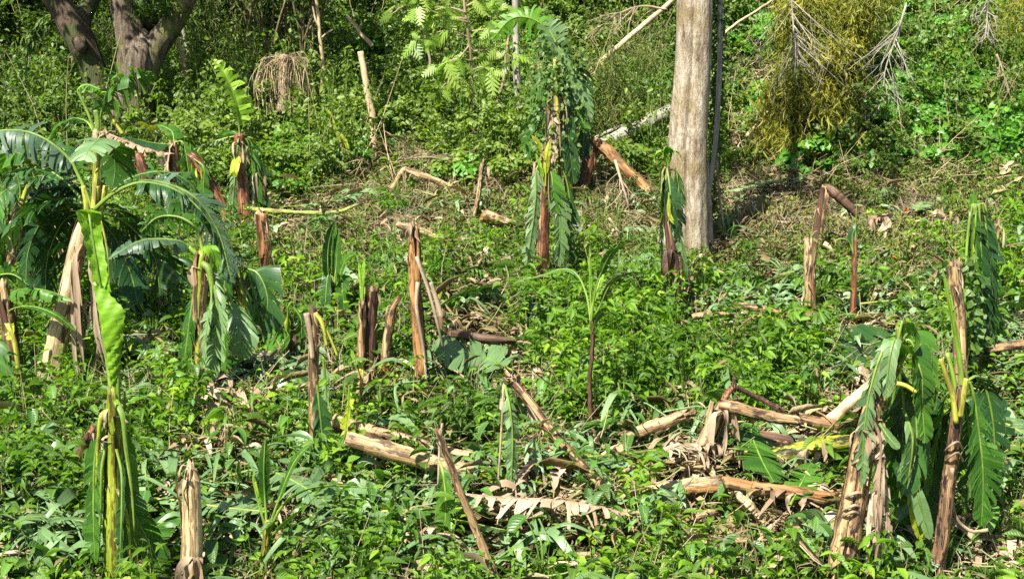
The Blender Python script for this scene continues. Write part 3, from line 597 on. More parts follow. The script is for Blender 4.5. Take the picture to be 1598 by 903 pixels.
def peel(parent, pts, rad, mat, seed, name='sheath', arc=None, out=.6, start=.2, rag=.5, rnd=None):
    """a leaf sheath: part of a tube hugging the stem, its upper end split off and bent outwards"""
    r = np.random.default_rng(seed*31+7); P_ = spline(pts, 24); k0 = int(start*23); Q_ = P_[k0:]
    n = len(Q_)
    if n < 4: return
    t, s, b = frames(P_); a0 = r.uniform(0, 6.283) if arc is None else arc; wd = r.uniform(.8, 1.6); m = 7
    R = np.interp(np.linspace(start, 1, n), np.linspace(0, 1, len(rad)), rad) * 1.06
    u = np.linspace(0, 1, n); o_ = (np.clip((u-.55)/.45, 0, 1)**2) * out * R.max()
    wdu = wd * (1-.75*np.clip((u-.5)/.5, 0, 1)*rag); V = []; sc = []; L = 0
    for i in range(n):
        ks = k0+i
        if i: L += np.linalg.norm(P_[ks]-P_[ks-1])
        for j in range(m):
            th = a0 + (j/(m-1)-.5)*wdu[i]; d0 = math.cos(a0)*s[ks]+math.sin(a0)*b[ks]
            V.append(P_[ks] + R[i]*(math.cos(th)*s[ks]+math.sin(th)*b[ks]) + d0*o_[i]*1.3 - np.array([0, 0, 1.])*o_[i]*.25*abs(t[ks][2]))
            sc.append([math.cos(th)*R[0], math.sin(th)*R[0], L])
    i = np.arange(n-1)[:, None]; j = np.arange(m-1)[None]
    a = Acc(); a.add(V, None, np.stack([i*m+j, i*m+j+1, (i+1)*m+j+1, (i+1)*m+j], -1).reshape(-1, 4), sc, r.uniform() if rnd is None else rnd)
    return build(a, name, M[mat], parent)

def stem(parent, pts, rad, mat='brown', seed=1, jag=.25, sheaths=3, smat=None, seg=22, name='stem', flute=.17, tails=0, sink=.5):
    """a pseudostem of wrapped sheaths, ragged at the break; pts run from the ground up"""
    r = np.random.default_rng(seed*131+3); pts = [np.asarray(p, float) for p in pts]
    rad = list(rad) if hasattr(rad, '__len__') else [rad]*len(pts)
    if sink:
        d = nrm(pts[0]-pts[1]); pts = [pts[0]+d*sink] + pts; rad = [rad[0]*1.05]+rad
    if len(rad) != len(pts): rad = list(np.interp(np.linspace(0, 1, len(pts)), np.linspace(0, 1, len(rad)), rad))
    C = spline(np.hstack([np.array(pts), np.array(rad)[:, None]]), 30); Cp = C[:, :3] + r.normal(0, .003, (30, 3)); R = np.maximum(C[:, 3], .004)
    wob = .93 + .045*np.sin(np.linspace(0, 14, 30)+r.uniform(0, 6)) + .02*r.normal(0, 1, 30)
    a = Acc(); tube(a, Cp, R*wob, seg, jag=jag, flute=flute, rnd=r.uniform(), r=r, lump=.015)
    o = build(a, name, M[mat], parent)
    for k in range(sheaths):
        peel(parent, Cp, R, smat or mat, seed*17+k, start=r.uniform(0, .45), out=r.uniform(.1, .9) if jag else .15, arc=-1.6+r.normal(0, 1.2) if k % 2 == 0 else None)
    if tails: strips(parent, Cp[-1], tails, .35, mat, seed)
    return o
def strips(parent, top, n, ln, mat, seed, w=.03, name='dry_strip', spread=.12):
    """narrow dead leaf strips hanging from a point"""
    r = np.random.default_rng(seed*53+1); top = np.asarray(top, float)
    for k in range(n):
        a = Acc(); d = rdir(r, 1, -.3, .4)[0]; l = ln*r.uniform(.5, 1.3)
        p = spline([top + d*.02, top + d*spread + [0, 0, -.05*l], top + d*spread*1.15 + np.array([*r.normal(0, .03, 2), -l*.6]), top + d*spread*1.1 + np.array([*r.normal(0, .06, 2), -l])], 9)
        s = nrm(np.cross(d, [0, 0, 1.]))[None] * np.cos(np.linspace(0, r.uniform(1, 4), 9))[:, None] + d[None]*np.sin(np.linspace(0, r.uniform(1, 4), 9))[:, None]
        ww = w * r.uniform(.5, 1.6) * np.array([.4, .8, 1, 1.1, 1, .9, .8, .6, .2])
        V = np.stack([p - s*ww[:, None], p + nrm(np.cross(s, [0, 0, 1.]))*ww[:, None]*.5, p + s*ww[:, None]], 1).reshape(-1, 3)
        i = np.arange(8)[:, None]; j = np.arange(2)[None]
        sc = np.stack([np.repeat(ww*0, 3) + np.tile([0, .03, .06], 9), np.repeat(np.linspace(0, l, 9), 3), np.zeros(27)], 1)
        a.add(V, None, np.stack([i*3+j, i*3+j+1, (i+1)*3+j+1, (i+1)*3+j], -1).reshape(-1, 4), sc, r.uniform()); build(a, name, M[mat], parent)

class Bn:
    """a plant or log placed by where its foot shows in the photograph; p() turns seen places into real ones at its distance"""
    def __init__(s, name, label, cat, foot, dY=0., group=None, Y=None):
        if Y is None:
            g = G(foot[0], foot[1]+16); s.Y = g[1] + dY
        else: s.Y = Y
        b = P(foot[0], foot[1], s.Y); s.b = np.array([b[0], b[1], float(terr(b[0], b[1]))]); s.k = s.Y / F * 1.01
        s.o = thing(name, label, cat, s.b, group); s.i = int(foot[0]*7 + foot[1]*3)
    def p(s, px, py, d=0.): return P(px, py, s.Y + d)
    def ps(s, L): return [s.p(*q) for q in L]
    def stem(s, L, r, mat='brown', **k): s.i += 1; return stem(s.o, s.ps(L), [v*s.k for v in r] if hasattr(r, '__len__') else r*s.k, mat, seed=s.i, **k)
    def leaf(s, L, w, mat='ban', **k): s.i += 1; return blade(s.o, s.ps(L), w*s.k, mat, seed=s.i, **k)
    def petiole(s, L, r, mat='rib', name='petiole'):
        s.i += 1; a = Acc(); rr = np.random.default_rng(s.i); q = spline(s.ps(L), 16)
        tube(a, q, (np.linspace(r[0], r[1], 16) if hasattr(r, '__len__') else np.full(16, r))*s.k, 8, rnd=rr.uniform(), r=rr); return build(a, name, M[mat], s.o)
    def strips(s, at, n, ln, mat='bandry', **k): s.i += 1; strips(s.o, s.p(*at), n, ln*s.k, mat, s.i, **k)
    def sheet(s, quad, mat='banbright', nu=10, nv=16, bow=.05, name='leaf', seed=0, fold=0.):
        """a broad untorn blade given by its left and right outlines (seen places with depth), bowed between them"""
        A = spline(s.ps(quad[0]), nv); B = spline(s.ps(quad[1]), nv); r = np.random.default_rng(seed+s.i)
        V = []; sc = []
        for i in range(nv):
            d = B[i]-A[i]; w = np.linalg.norm(d); n = nrm(np.cross(d, A[min(i+1, nv-1)]-A[max(i-1, 0)]))
            if n[1] > 0: n = -n
            for j in range(nu):
                x = j/(nu-1); V.append(A[i]+d*x + n*(bow*math.sin(math.pi*x)*w*2 + fold*abs(x-.5)*w)); sc.append([i/nv*1.2, abs(x-.5)*w, abs(x-.5)*2]); V[-1] = V[-1] + n*.012*math.sin(i*1.9+j*.8) + nrm(d)*(.009*math.sin(i*2.7+seed) if j in (0, nu-1) else 0)
        i = np.arange(nv-1)[:, None]; j = np.arange(nu-1)[None]
        a = Acc(); a.add(V, None, np.stack([i*nu+j, i*nu+j+1, (i+1)*nu+j+1, (i+1)*nu+j], -1).reshape(-1, 4), sc, .5+r.normal(0, .1)); return build(a, name, M[mat], s.o)

# ------------------------------------------------------------------ big trees
def ringtree(parent, name, pts, rad, mat, seed, seg=36, grooves=(), flare=0, buttress=5, lump=.015, flat=1.):
    """a trunk from stacked rings with grooves running up it and a flared foot"""
    r = np.random.default_rng(seed); C = spline(np.hstack([np.array(pts), np.array(rad)[:, None]]), 60); Cp = C[:, :3]; R = C[:, 3]
    t, s, b = frames(Cp, np.array([1., 0, 0])); th = np.linspace(0, 2*math.pi, seg, endpoint=False); ph = r.uniform(0, 6.28, 6)
    z = np.linspace(0, 1, 60)[:, None]
    K = 1 + .04*np.sin(2*th+ph[0]+z*2) + .03*np.sin(3*th+ph[1]-z*3) + lump*np.sin(9*th+ph[2]+z*4)
    for (g0, dpt, wdt, drift) in grooves:
        dd = (th[None] - (g0 + drift*z) + math.pi) % (2*math.pi) - math.pi; K = K - dpt*np.exp(-(dd/wdt)**2)
    if flare: K = K + flare*np.exp(-z/.10)*(.55+.45*np.sin(buttress*th+ph[3]))
    RR = R[:, None]*K + r.normal(0, lump*.25, K.shape)*R[:, None]
    V = Cp[:, None] + RR[..., None]*(np.cos(th)[None, :, None]*s[:, None] + flat*np.sin(th)[None, :, None]*b[:, None])
    i = np.arange(59)[:, None]; j = np.arange(seg)[None]; a = Acc()
    a.add(V.reshape(-1, 3), None, np.stack(np.broadcast_arrays(i*seg+j, i*seg+(j+1) % seg, (i+1)*seg+(j+1) % seg, (i+1)*seg+j), -1).reshape(-1, 4), None, 0)
    return build(a, name, M[mat], parent)
def limb(parent, pts, r0, r1, mat, name='branch', seed=0, sg=10, lump=.05):
    a = Acc(); tube(a, spline(pts, 20), np.linspace(r0, r1, 20), sg, rnd=.5, r=np.random.default_rng(seed), lump=lump); return build(a, name, M[mat], parent)
def crown(parent, centre, size, n, mat, seed, ls=.22, clumps=40, wr=.5):
    r = np.random.default_rng(seed); a = Acc(); cs = np.array(centre) + rdir(r, clumps, -.8, 1)*np.array(size)*(r.uniform(.35, 1, clumps)**.5)[:, None]
    k = r.integers(0, clumps, n); pos = cs[k] + r.normal(0, 1, (n, 3))*np.array(size)*.11; ln = ls*r.uniform(.6, 1.3, n)
    leaves(a, T_OV, pos, rdir(r, n, -.7, .3), np.array([0, 0, 1.])+r.normal(0, .5, (n, 3)), ln, ln*wr, r.uniform(0, 1, n)); return build(a, 'crown', M[mat], parent)
M['crownleaf'] = mat_leaf('crown_leaf', [(0, (.02, .06, .012)), (.5, (.045, .12, .018)), (1, (.10, .19, .03))], inst=False)

# pale trunk right of the middle
t = Bn('pale_trunk_tree', 'tall tree with thick pale grey grooved trunk standing right of the centre', 'tree', (1085, 415), 0)
k = t.k
ringtree(t.o, 'trunk', [t.b - [0, 0, .4], t.p(1076, 392), t.p(1074, 300), t.p(1075, 200), t.p(1082, 100), t.p(1084, 0), t.p(1084, -120), t.p(1080, -330)],
         [32*k, 31*k, 30*k, 29*k, 27*k, 26.5*k, 25*k, 20*k], 'bark_pale', 5, 72, [(1.80, .38, .17, -.10), (.9, .05, .2, .3), (-1.2, .2, .3, .0), (2.6, .05, .15, -.2), (1.3, .04, .08, .1)], .08, 5, .02, .95)
for L, a0 in (([(1034, 405, .2), (1038, 370, .1), (1048, 310, .1), (1054, 250, .15), (1060, 190, .2)], (11, 11, 12, 11, 5)), ([(1108, 402, .4), (1102, 372, .3), (1100, 320, .3), (1098, 250, .3)], (11, 11, 10, 8))):
    C_ = np.array(t.ps(L)); ringtree(t.o, 'buttress', C_, np.interp(np.linspace(0, 1, len(L)), np.linspace(0, 1, len(a0)), a0)*k, 'bark_pale', 9, 20, [(-1.2, .1, .2, .2)], .1, 3, .03)
for q, (L, a0, a1) in enumerate([([(1084, -100, .0), (1150, -230, .4), (1260, -330, 1.5)], 14, 6), ([(1082, -200, 0), (1000, -330, -.5), (930, -420, -1.)], 12, 5), ([(1080, -300, 0), (1090, -420, .8), (1110, -520, 1.5)], 13, 5)]):
    limb(t.o, t.ps(L), a0*k, a1*k, 'bark_pale', seed=q)
crown(t.o, t.p(1120, -420), (2.4, 2.2, 1.0), 900, 'crownleaf', 3, .2, 26)
t = Bn('hanging_liana', 'grey liana hanging down the right side of the pale trunk', 'liana', (1099, 372), -.45)
t.petiole([(1122, -60, 1.0), (1124, 40, .5), (1121, 150, .3), (1116, 230, .15), (1106, 300, 0), (1097, 355, -.05), (1093, 385, 0)], (4.2, 3.6), 'palewood', 'vine_stem')
t.petiole([(1118, 250, .1), (1126, 330, .1), (1140, 400, .1), (1148, 420, 0)], 1.6, 'twig', 'vine_stem')
a = Acc(); r = np.random.default_rng(8); n = 1500; c = spline(t.ps([(1117, -40, .7), (1119, 60, .6), (1117, 170, .6), (1114, 260, .5), (1110, 350, .5)]), 60)
pos = c[r.integers(0, 60, n)] + r.normal(0, .10, (n, 3))*[.9, .9, 1.2]; leaves(a, T_OV, pos, rdir(r, n, -1, -.2), rdir(r, n, -1, 1), .10*r.uniform(.5, 1.3, n), .05, r.uniform(0, .15, n)); build(a, 'climber_leaves', M['crownleaf'], t.o)  # only the darkest leaf tones, painting the shadow beside the trunk

# rough barked forked tree on the left
t = Bn('rough_bark_tree', 'large forked tree with rough grey bark behind the banana crowns on the left', 'tree', (205, 215), Y=29.5); k = t.k
ringtree(t.o, 'trunk', [t.b - [0, 0, .5], t.p(207, 190), t.p(211, 140), t.p(215, 100), t.p(218, 70), t.p(219, 45)], [38*k, 31*k, 29*k, 31*k, 27*k, 9*k], 'bark_rough', 6, 40, [(1.2, .14, .14, .3), (2.2, .1, .12, -.2), (.6, .1, .1, .2), (1.7, .07, .08, .1)], .15, 5, .03)
limb(t.o, t.ps([(222, 130, 0), (236, 88), (258, 52), (278, 20), (298, -25), (330, -120, 1)]), 21*k, 11*k, 'bark_rough', seed=2, sg=20, lump=.03)
limb(t.o, t.ps([(211, 130, 0), (209, 85), (201, 40), (192, 5), (184, -50), (170, -160, -1)]), 25*k, 13*k, 'bark_rough', seed=3, sg=20, lump=.03)
limb(t.o, t.ps([(225, 40, .2), (235, 5, .5), (240, -60, 1.), (260, -200, 2)]), 15*k, 9*k, 'bark_rough', seed=4)
crown(t.o, t.p(230, -250), (5.5, 4.2, 1.8), 3600, 'crownleaf', 9, .24, 46)
a = Acc(); r = np.random.default_rng(12)
for px in (262, 225): 
    n = 160; pos = t.p(px, 10, -.2) + r.normal(0, .14, (n, 3)); leaves(a, T_NAR, pos, rdir(r, n, -1, .3), rdir(r, n, -1, 1), .30*r.uniform(.5, 1.2, n), .035, r.uniform(0, 1, n))
build(a, 'epiphyte', M['crownleaf'], t.o)
t = Bn('dark_leaning_tree', 'dark leaning tree trunk just left of the rough barked tree', 'tree', (165, 215), Y=30.6); k = t.k
ringtree(t.o, 'trunk', [t.b - [0, 0, .5], t.p(160, 170), t.p(146, 110), t.p(124, 60), t.p(98, 15), t.p(70, -30), t.p(20, -120)], [30*k, 22*k, 19*k, 22*k, 20*k, 18*k, 14*k], 'bark_dark', 7, 28, [(-1.4, .1, .2, .3)], .15, 4, .04)
limb(t.o, t.ps([(128, 62, 0), (128, 30, .2), (145, -10, .5), (150, -90, 1)]), 15*k, 9*k, 'bark_dark', seed=6)
a = Acc(); r = np.random.default_rng(13); n = 60
tube(a, spline([t.p(122, 58, -.4), t.p(126, 72, -.45), t.p(130, 84, -.4)], 6), [.06, .17, .16, .15, .12, .04], 12, rnd=.3, r=r, lump=.05); build(a, 'burl', M['bark_dark'], t.o)
crown(t.o, t.p(20, -230), (5.5, 4.5, 1.7), 3000, 'crownleaf', 10, .24, 40)

t = Bn('palm_frond', 'feathery palm frond arching in the shade left of the dark leaning trunk', 'palm frond', (80, 120), Y=31); t.petiole([(40, 130), (44, 70), (60, 35), (85, 22), (108, 42)], (2, 1), 'greenpole', 'stalk')
a = Acc(); r = np.random.default_rng(61); c = spline(t.ps([(44, 70), (60, 35), (85, 22), (108, 42)]), 60); k_ = np.repeat(np.arange(60), 3)
leaves(a, T_NAR, c[k_] + r.normal(0, .01, (180, 3)), np.stack([r.normal(0, .35, 180), r.normal(0, .5, 180), -np.ones(180)], 1), rdir(r, 180, -1, 1), .42*r.uniform(.6, 1.1, 180), .035, r.uniform(.4, 1, 180)); build(a, 'leaflets', M['crownleaf'], t.o)

# slim stems and poles standing or lying on the slope
def pole(name, label, cat, foot, L, r0, r1, mat, Y=None, seed=0, fork=(), **kw):
    for p0, p1 in zip(L[:-1], L[1:]):
        if max(p0[1], p1[1]) > 150: KEEP.append((p0[0], p0[1], p1[0], p1[1], 2, 3))
    t = Bn(name, label, cat, foot, Y=Y, **kw); a = Acc(); q = spline(t.ps(L), 24); rr = np.random.default_rng(seed+50)
    wv = np.linspace(0, 1, 24); q = q + (np.sin(wv*7+rr.uniform(0, 6))*.018 + np.sin(wv*15+rr.uniform(0, 6))*.009)[:, None]*np.array([1, .5, .2]); tube(a, q + rr.normal(0, .004, q.shape), np.linspace(r0, r1, 24)*t.k, 9, rnd=rr.uniform(), r=rr, lump=.05, flute=.05); build(a, 'trunk' if cat in ('tree', 'sapling') else 'shaft', M[mat], t.o)
    for f in fork: t.petiole(f[0], f[1], mat, 'branch')
    return t
pole('slender_tree', 'slender grey trunk rising behind the tall hanging banana crown', 'tree', (812, 230), [(813, 235), (810, 180), (806, 110), (804, 40), (803, -40), (800, -160, .5)], 6, 4.5, 'palewood', Y=30)
pole('snapped_pole', 'straight tan snapped stem standing alone on the bank left of centre', 'pole', (585, 240), [(586, 240), (580, 190), (574, 140), (568, 105), (563, 81)], 6.5, 4.5, 'tanpole', Y=29, seed=1)
pole('leaning_pole', 'long bare tan pole leaning up to the right behind the hanging banana crown', 'pole', (880, 150), [(872, 158, -.2), (910, 122), (970, 68), (1036, 12, .6), (1080, -25, 1)], 5, 3.5, 'tanpole', Y=30.5, seed=2)
pole('pale_fallen_log', 'pale grey fallen trunk lying on the bank left of the big pale trunk', 'log', (930, 240), [(900, 252, -.4), (940, 225), (1000, 198, .8), (1048, 172, 1.5), (1100, 148, 2.4)], 10, 11.5, 'palewood', Y=27.7, seed=3)
pole('fallen_branch', 'thin grey limb lying above the pale fallen trunk', 'branch', (900, 225), [(915, 222), (945, 208), (962, 200), (975, 195, .2)], 3, 2.5, 'palewood', Y=28.8, seed=4)
pole('forest_sapling', 'tan sapling stem slanting behind the rough barked tree', 'sapling', (305, 210), [(307, 195), (300, 170), (290, 120), (281, 80), (272, 40), (268, -30)], 4, 2.6, 'tanpole', Y=30.5, seed=5)
pole('forest_sapling', 'thin pale sapling left of the dark bamboo thicket', 'sapling', (310, 160), [(312, 150), (300, 105), (287, 60), (278, 20), (270, -30)], 3.4, 2.2, 'palewood', Y=32.5, seed=6)
pole('forest_sapling', 'pale sapling with a side twig beside the dark bamboo thicket', 'sapling', (505, 160), [(506, 165), (504, 110), (500, 70), (497, 40), (494, -20)], 3.6, 2.2, 'tanpole', Y=31, seed=7, fork=[([(501, 60), (510, 52), (520, 46)], 1.4), ([(500, 50), (492, 30), (488, 10)], 1.4)])
pole('fallen_pole', 'short tan pole slanting down above the snapped stem', 'pole', (580, 75), [(581, 73), (562, 50), (540, 26)], 3.4, 2.6, 'tanpole', Y=31.5, seed=8)
pole('bare_stick', 'pair of thin bare stems crossing the bank right of the snapped stem', 'stem', (680, 170), [(682, 170, -.3), (674, 130), (667, 80), (661, 40)], 2.6, 1.6, 'twig', Y=30, seed=9, fork=[([(718, 245), (708, 215), (700, 190), (695, 182)], 2.2)])
pole('bare_stick', 'crooked grey stem left of the slender grey trunk', 'stem', (770, 210), [(769, 212), (776, 165), (786, 125), (790, 85), (793, 40)], 2.6, 1.6, 'twig', Y=30, seed=10)
pole('sloping_pole', 'long thin pole lying down the right bank beside the liana', 'pole', (1130, 260), [(1128, 262), (1160, 220), (1200, 170, .5), (1226, 128, 1)], 3.2, 2.2, 'tanpole', Y=28.2, seed=11)
pole('sloping_pole', 'pale splintered pole lying beneath the yellow bamboo', 'pole', (1200, 205), [(1150, 275, -.5), (1180, 240), (1205, 212, .2), (1222, 188, .5)], 4, 3, 'palewood', Y=28.2, seed=12)
pole('sloping_pole', 'thin pole slanting at the top right of the pale trunk', 'pole', (1132, 52), [(1120, 60), (1160, 30), (1210, -2, .5)], 2.2, 1.6, 'tanpole', Y=31, seed=13)
pole('leaning_tree', 'thin brown trunk leaning in the dark hollow behind the hanging bare branches', 'tree', (1420, 105), [(1422, 98), (1432, 70), (1441, 40), (1450, 5), (1458, -40)], 5, 3.5, 'bark_dark' if False else 'twig', Y=32.5, seed=14)
pole('broken_stub', 'splintered tan stub on the bank left of the yellow bamboo', 'stub', (1205, 180), [(1200, 172), (1207, 150), (1218, 138), (1226, 126)], 4, 5, 'tanpole', Y=28, seed=15)

def deadbranch(name, label, pts, Y, mat, r0, seed, n=14, spread=45, down=.8):
    """a bare branch with forked side twigs"""
    for p0, p1 in zip(pts[:-1], pts[1:]):
        if min(p0[1], p1[1]) > 200: KEEP.append((p0[0], p0[1], p1[0], p1[1], 10, 10))
    t = Bn(name, label, 'branch', pts[-1][:2], Y=Y); r = np.random.default_rng(seed); q = spline(t.ps(pts), 24); a = Acc(); tube(a, q, np.linspace(r0, r0*.35, 24)*t.k, 6, rnd=.6, r=r); build(a, 'branch', M[mat], t.o)
    d0 = nrm(q[-1]-q[0]); a = Acc()
    for _ in range(n):
        i = r.integers(3, 22); p = q[i]; L = spread*t.k*r.uniform(.4, 1.2)*(1-i/40); d = nrm(d0*down + rdir(r, 1, -.8, .4)[0]*.8); e = p + d*L; m = (p+e)/2 + r.normal(0, .05, 3)
        w = spline([p, m, e], 8); tube(a, w, np.linspace(r0*.4, r0*.15, 8)*t.k, 4, rnd=r.uniform(.4, .9), r=r)
        for _ in range(3):
            p2 = w[r.integers(2, 7)]; e2 = p2 + nrm(d + rdir(r, 1, -.8, .5)[0]*.9)*L*.4; tube(a, spline([p2, (p2+e2)/2+r.normal(0, .02, 3), e2], 4), r0*.14*t.k, 3, rnd=r.uniform(.4, .9), r=r)
    build(a, 'twigs', M[mat], t.o)
    return t
deadbranch('bare_hanging_branch', 'forked bare white branch hanging over the green vine bank', [(1414, 8, 0), (1398, 60), (1384, 100), (1376, 140), (1370, 180)], 27.3, 'palewood', 1.7, 1, 34, 120)
deadbranch('bare_hanging_branch', 'bare white branch tangle hanging left of the yellow bamboo', [(1234, -20, 0), (1238, 40), (1240, 80), (1242, 128)], 26.9, 'palewood', 1.7, 2, 34, 130)
deadbranch('bare_hanging_branch', 'short pale branch with splayed twigs at the top right', [(1540, -20, 0), (1540, 20), (1541, 62)], 28, 'palewood', 2.2, 3, 18, 70)
deadbranch('bare_hanging_branch', 'small bare branch at the right edge of the vine bank', [(1555, 85, 0), (1568, 120), (1580, 165)], 27.8, 'twig', 2., 4, 16, 50)
deadbranch('bare_hanging_branch', 'grey twiggy branch crossing the bank above the leaning pole', [(1040, 15, 0), (1000, 10), (960, 25), (925, 55)], 31, 'twig', 2., 5, 20, 80)
deadbranch('fallen_branch', 'fan of pale bare sticks lying left of the first tall brown stump', [(425, 435, .3), (460, 425), (500, 432), (515, 440)], None or 22.3, 'twig', 3., 6, 24, 90)
deadbranch('fallen_branch', 'bleached bare branch fallen right of the pale trunk foot', [(1225, 400, .4), (1180, 385), (1140, 382), (1105, 398)], 22.6, 'palewood', 3., 7, 26, 90)
deadbranch('fallen_branch', 'brown bare branch fallen left of the pale trunk', [(960, 250, .6), (975, 300), (990, 350), (1010, 372)], 24.2, 'twig', 2.6, 8, 18, 80)
deadbranch('fallen_branch', 'long thin branch arching over the wilted heap on the right', [(1200, 345, 0), (1270, 352), (1340, 372), (1420, 400)], 23, 'twig', 2.4, 9, 18, 80)
deadbranch('fallen_branch', 'grey branch lying across the twig heap on the far bank', [(560, 300, 0), (600, 262), (660, 245), (720, 255)], 26.6, 'twig', 1.8, 10, 34, 80)
deadbranch('fallen_branch', 'long curved pale twig lying before the broken brown stump', [(410, 350, 0), (470, 370), (530, 390), (560, 430)], 23.4, 'twig', 2.4, 11, 14, 60)
deadbranch('fallen_branch', 'thin dry branch under the right hand hanging crown', [(950, 340, 0), (985, 385), (1030, 398), (1060, 405)], 22.8, 'twig', 2.4, 12, 22, 70)

# bamboo thicket, dark culms
t = Bn('bamboo_clump', 'dark thicket of upright bamboo culms at the top left of centre', 'bamboo', (430, 150), Y=32.5); r = np.random.default_rng(77)
M['culm'] = mat_stem('bamboo_culm', [(.2, (.04, .035, .015)), (.5, (.12, .10, .04)), (.8, (.28, .22, .11))], .5)
for i in range(34):
    x = r.uniform(375, 505); y0 = r.uniform(125, 160); l = r.normal(0, 22); d = r.uniform(-.8, 1.2); bx = 435 + (x-435)*.75
    a = Acc(); tube(a, spline([t.p(bx, y0, d) - [0, 0, .8], t.p((bx+x)/2, 70, d), t.p(x + l, -30, d), t.p(x + l*2.2, -150, d+.4)], 12), np.linspace(.032, .022, 12), 6, rnd=r.uniform(), r=r); build(a, 'culm', M['culm'], t.o)
a = Acc(); n = 5200; c = r.uniform(0, 1, (n, 2)); pos = np.array([t.p(370 + 150*u, -150 + 150*v, r.uniform(-1, 1.4)) for u, v in c]); leaves(a, T_NAR, pos, rdir(r, n, -1, .1), rdir(r, n, -1, 1), .20*r.uniform(.6, 1.2, n), .028, r.uniform(0, 1, n)); build(a, 'crown', M['crownleaf'], t.o)
# ball of hung grass left of the thicket
t = Bn('straw_bundle', 'arching bundle of yellowed grass hung over a broken stump before the bamboo thicket', 'grass', (440, 170), Y=29)
a = Acc()
for i in range(85):
    x = r.uniform(416, 478) + r.normal(0, 5); e = x + (x-447)*.35 + r.normal(0, 6); tube(a, spline([t.p(447+r.normal(0, 8), 84+abs(x-447)*.3, r.normal(0, .2)), t.p(x, 95+r.normal(0, 6), r.normal(-.1, .25)), t.p(e-3, 130, r.normal(-.1, .3)), t.p(e, r.uniform(135, 185), r.normal(-.1, .3))], 8), .006, 3, capend=False, rnd=r.uniform(), r=r)
build(a, 'stalks', M['tanpole'], t.o)
t.petiole([(440, 175), (444, 130), (446, 85)], 9, 'twig', 'stump')

# yellow bamboo drape
def drape(name, label, mat, cl, Y, n, ls, wr, seed, cmat='culm'):
    t = Bn(name, label, 'bamboo', (cl[len(cl)//2][0], 240), Y=Y); r = np.random.default_rng(seed); a = Acc(); b = Acc()
    for (cx, cy, rx, ry, wgt, d) in cl:
        for _ in range(int(10*wgt)):
            x = cx + r.normal(0, rx*.5); y = cy + r.normal(0, ry*.5); dd = d + r.normal(0, .3); q = spline([t.p(x - r.normal(0, 20), y-ry*.7-10, dd+.7), t.p(x, y-8, dd), t.p(x + r.normal(0, 8), y+ry*.45, dd-.1)], 14)
            tube(b, q, np.linspace(.012, .003, 14), 4, rnd=r.uniform(), r=r)
            m = int(n*1.0); k = r.integers(1, 14, m); pos = q[k] + r.normal(0, 1, (m, 3))*np.array([.16, .16, .13]); ln = ls*r.uniform(.5, 1.25, m)
            base = r.uniform(0, 1); dr = rdir(r, m, -1, -.5); leaves(a, T_NAR, pos, dr, rdir(r, m, -1, 1), ln, ln*wr, np.clip(base*.5 + .5*r.uniform(0, 1, m), 0, 1))
    build(b, 'culms', M[cmat], t.o)['kind'] = 'stuff'; o = build(a, 'foliage', M[mat], t.o); return t
M['yelbam'] = mat_leaf('yellowed_bamboo_leaf', [(0, (.05, .07, .008)), (.35, (.15, .17, .012)), (.7, (.29, .28, .02)), (1, (.44, .35, .035))], .5, .4, 0, inst=False, tmul=(1.6, 1.6, .5))
M['grnbam'] = mat_leaf('green_bamboo_leaf', [(0, (.035, .07, .012)), (.5, (.09, .14, .02)), (1, (.18, .20, .035))], .5, .4, 0, inst=False)
drape('yellow_bamboo_clump', 'drooping clump of yellow green bamboo foliage on the right bank', 'yelbam', [(1275, 40, 50, 45, 3.6, .6), (1300, 90, 50, 40, 3.4, .3), (1270, 130, 45, 35, 3.2, 0), (1255, 175, 40, 30, 2.8, -.2), (1240, 215, 45, 25, 2.2, -.3), (1320, 140, 25, 30, 1.2, .3), (1300, 210, 35, 25, 1.2, -.2), (1340, 20, 30, 30, 1.4, .5)], 27.5, 150, .27, .105, 3)
drape('bamboo_spray', 'olive bamboo sprays hanging into the dark hollow at the top right', 'grnbam', [(1350, 20, 35, 40, 1.6, .8), (1375, 50, 25, 40, 1., .6), (1330, 60, 25, 40, 1., .7)], 30, 110, .15, .14, 4)
drape('bamboo_spray', 'yellowish bamboo sprays in the top right corner', 'yelbam', [(1590, 30, 20, 40, 1., .2), (1575, 60, 20, 30, .6, .2)], 29, 110, .14, .15, 5)
drape('bamboo_spray', 'dull green bamboo sprays between the rough barked tree and the dark thicket', 'grnbam', [(345, 30, 40, 50, 1.4, 0), (325, 90, 30, 50, 1., 0), (370, 110, 25, 40, .8, 0), (190, 60, 25, 30, .7, .8)], 31.6, 110, .17, .12, 6)
drape('bamboo_spray', 'green grassy bamboo sprays arching left of the pale trunk', 'grnbam', [(950, 130, 35, 40, 1.3, 0), (985, 170, 30, 35, 1.1, -.3), (930, 190, 25, 30, .7, -.2), (1010, 90, 25, 35, .6, 0)], 29.5, 120, .20, .09, 7)

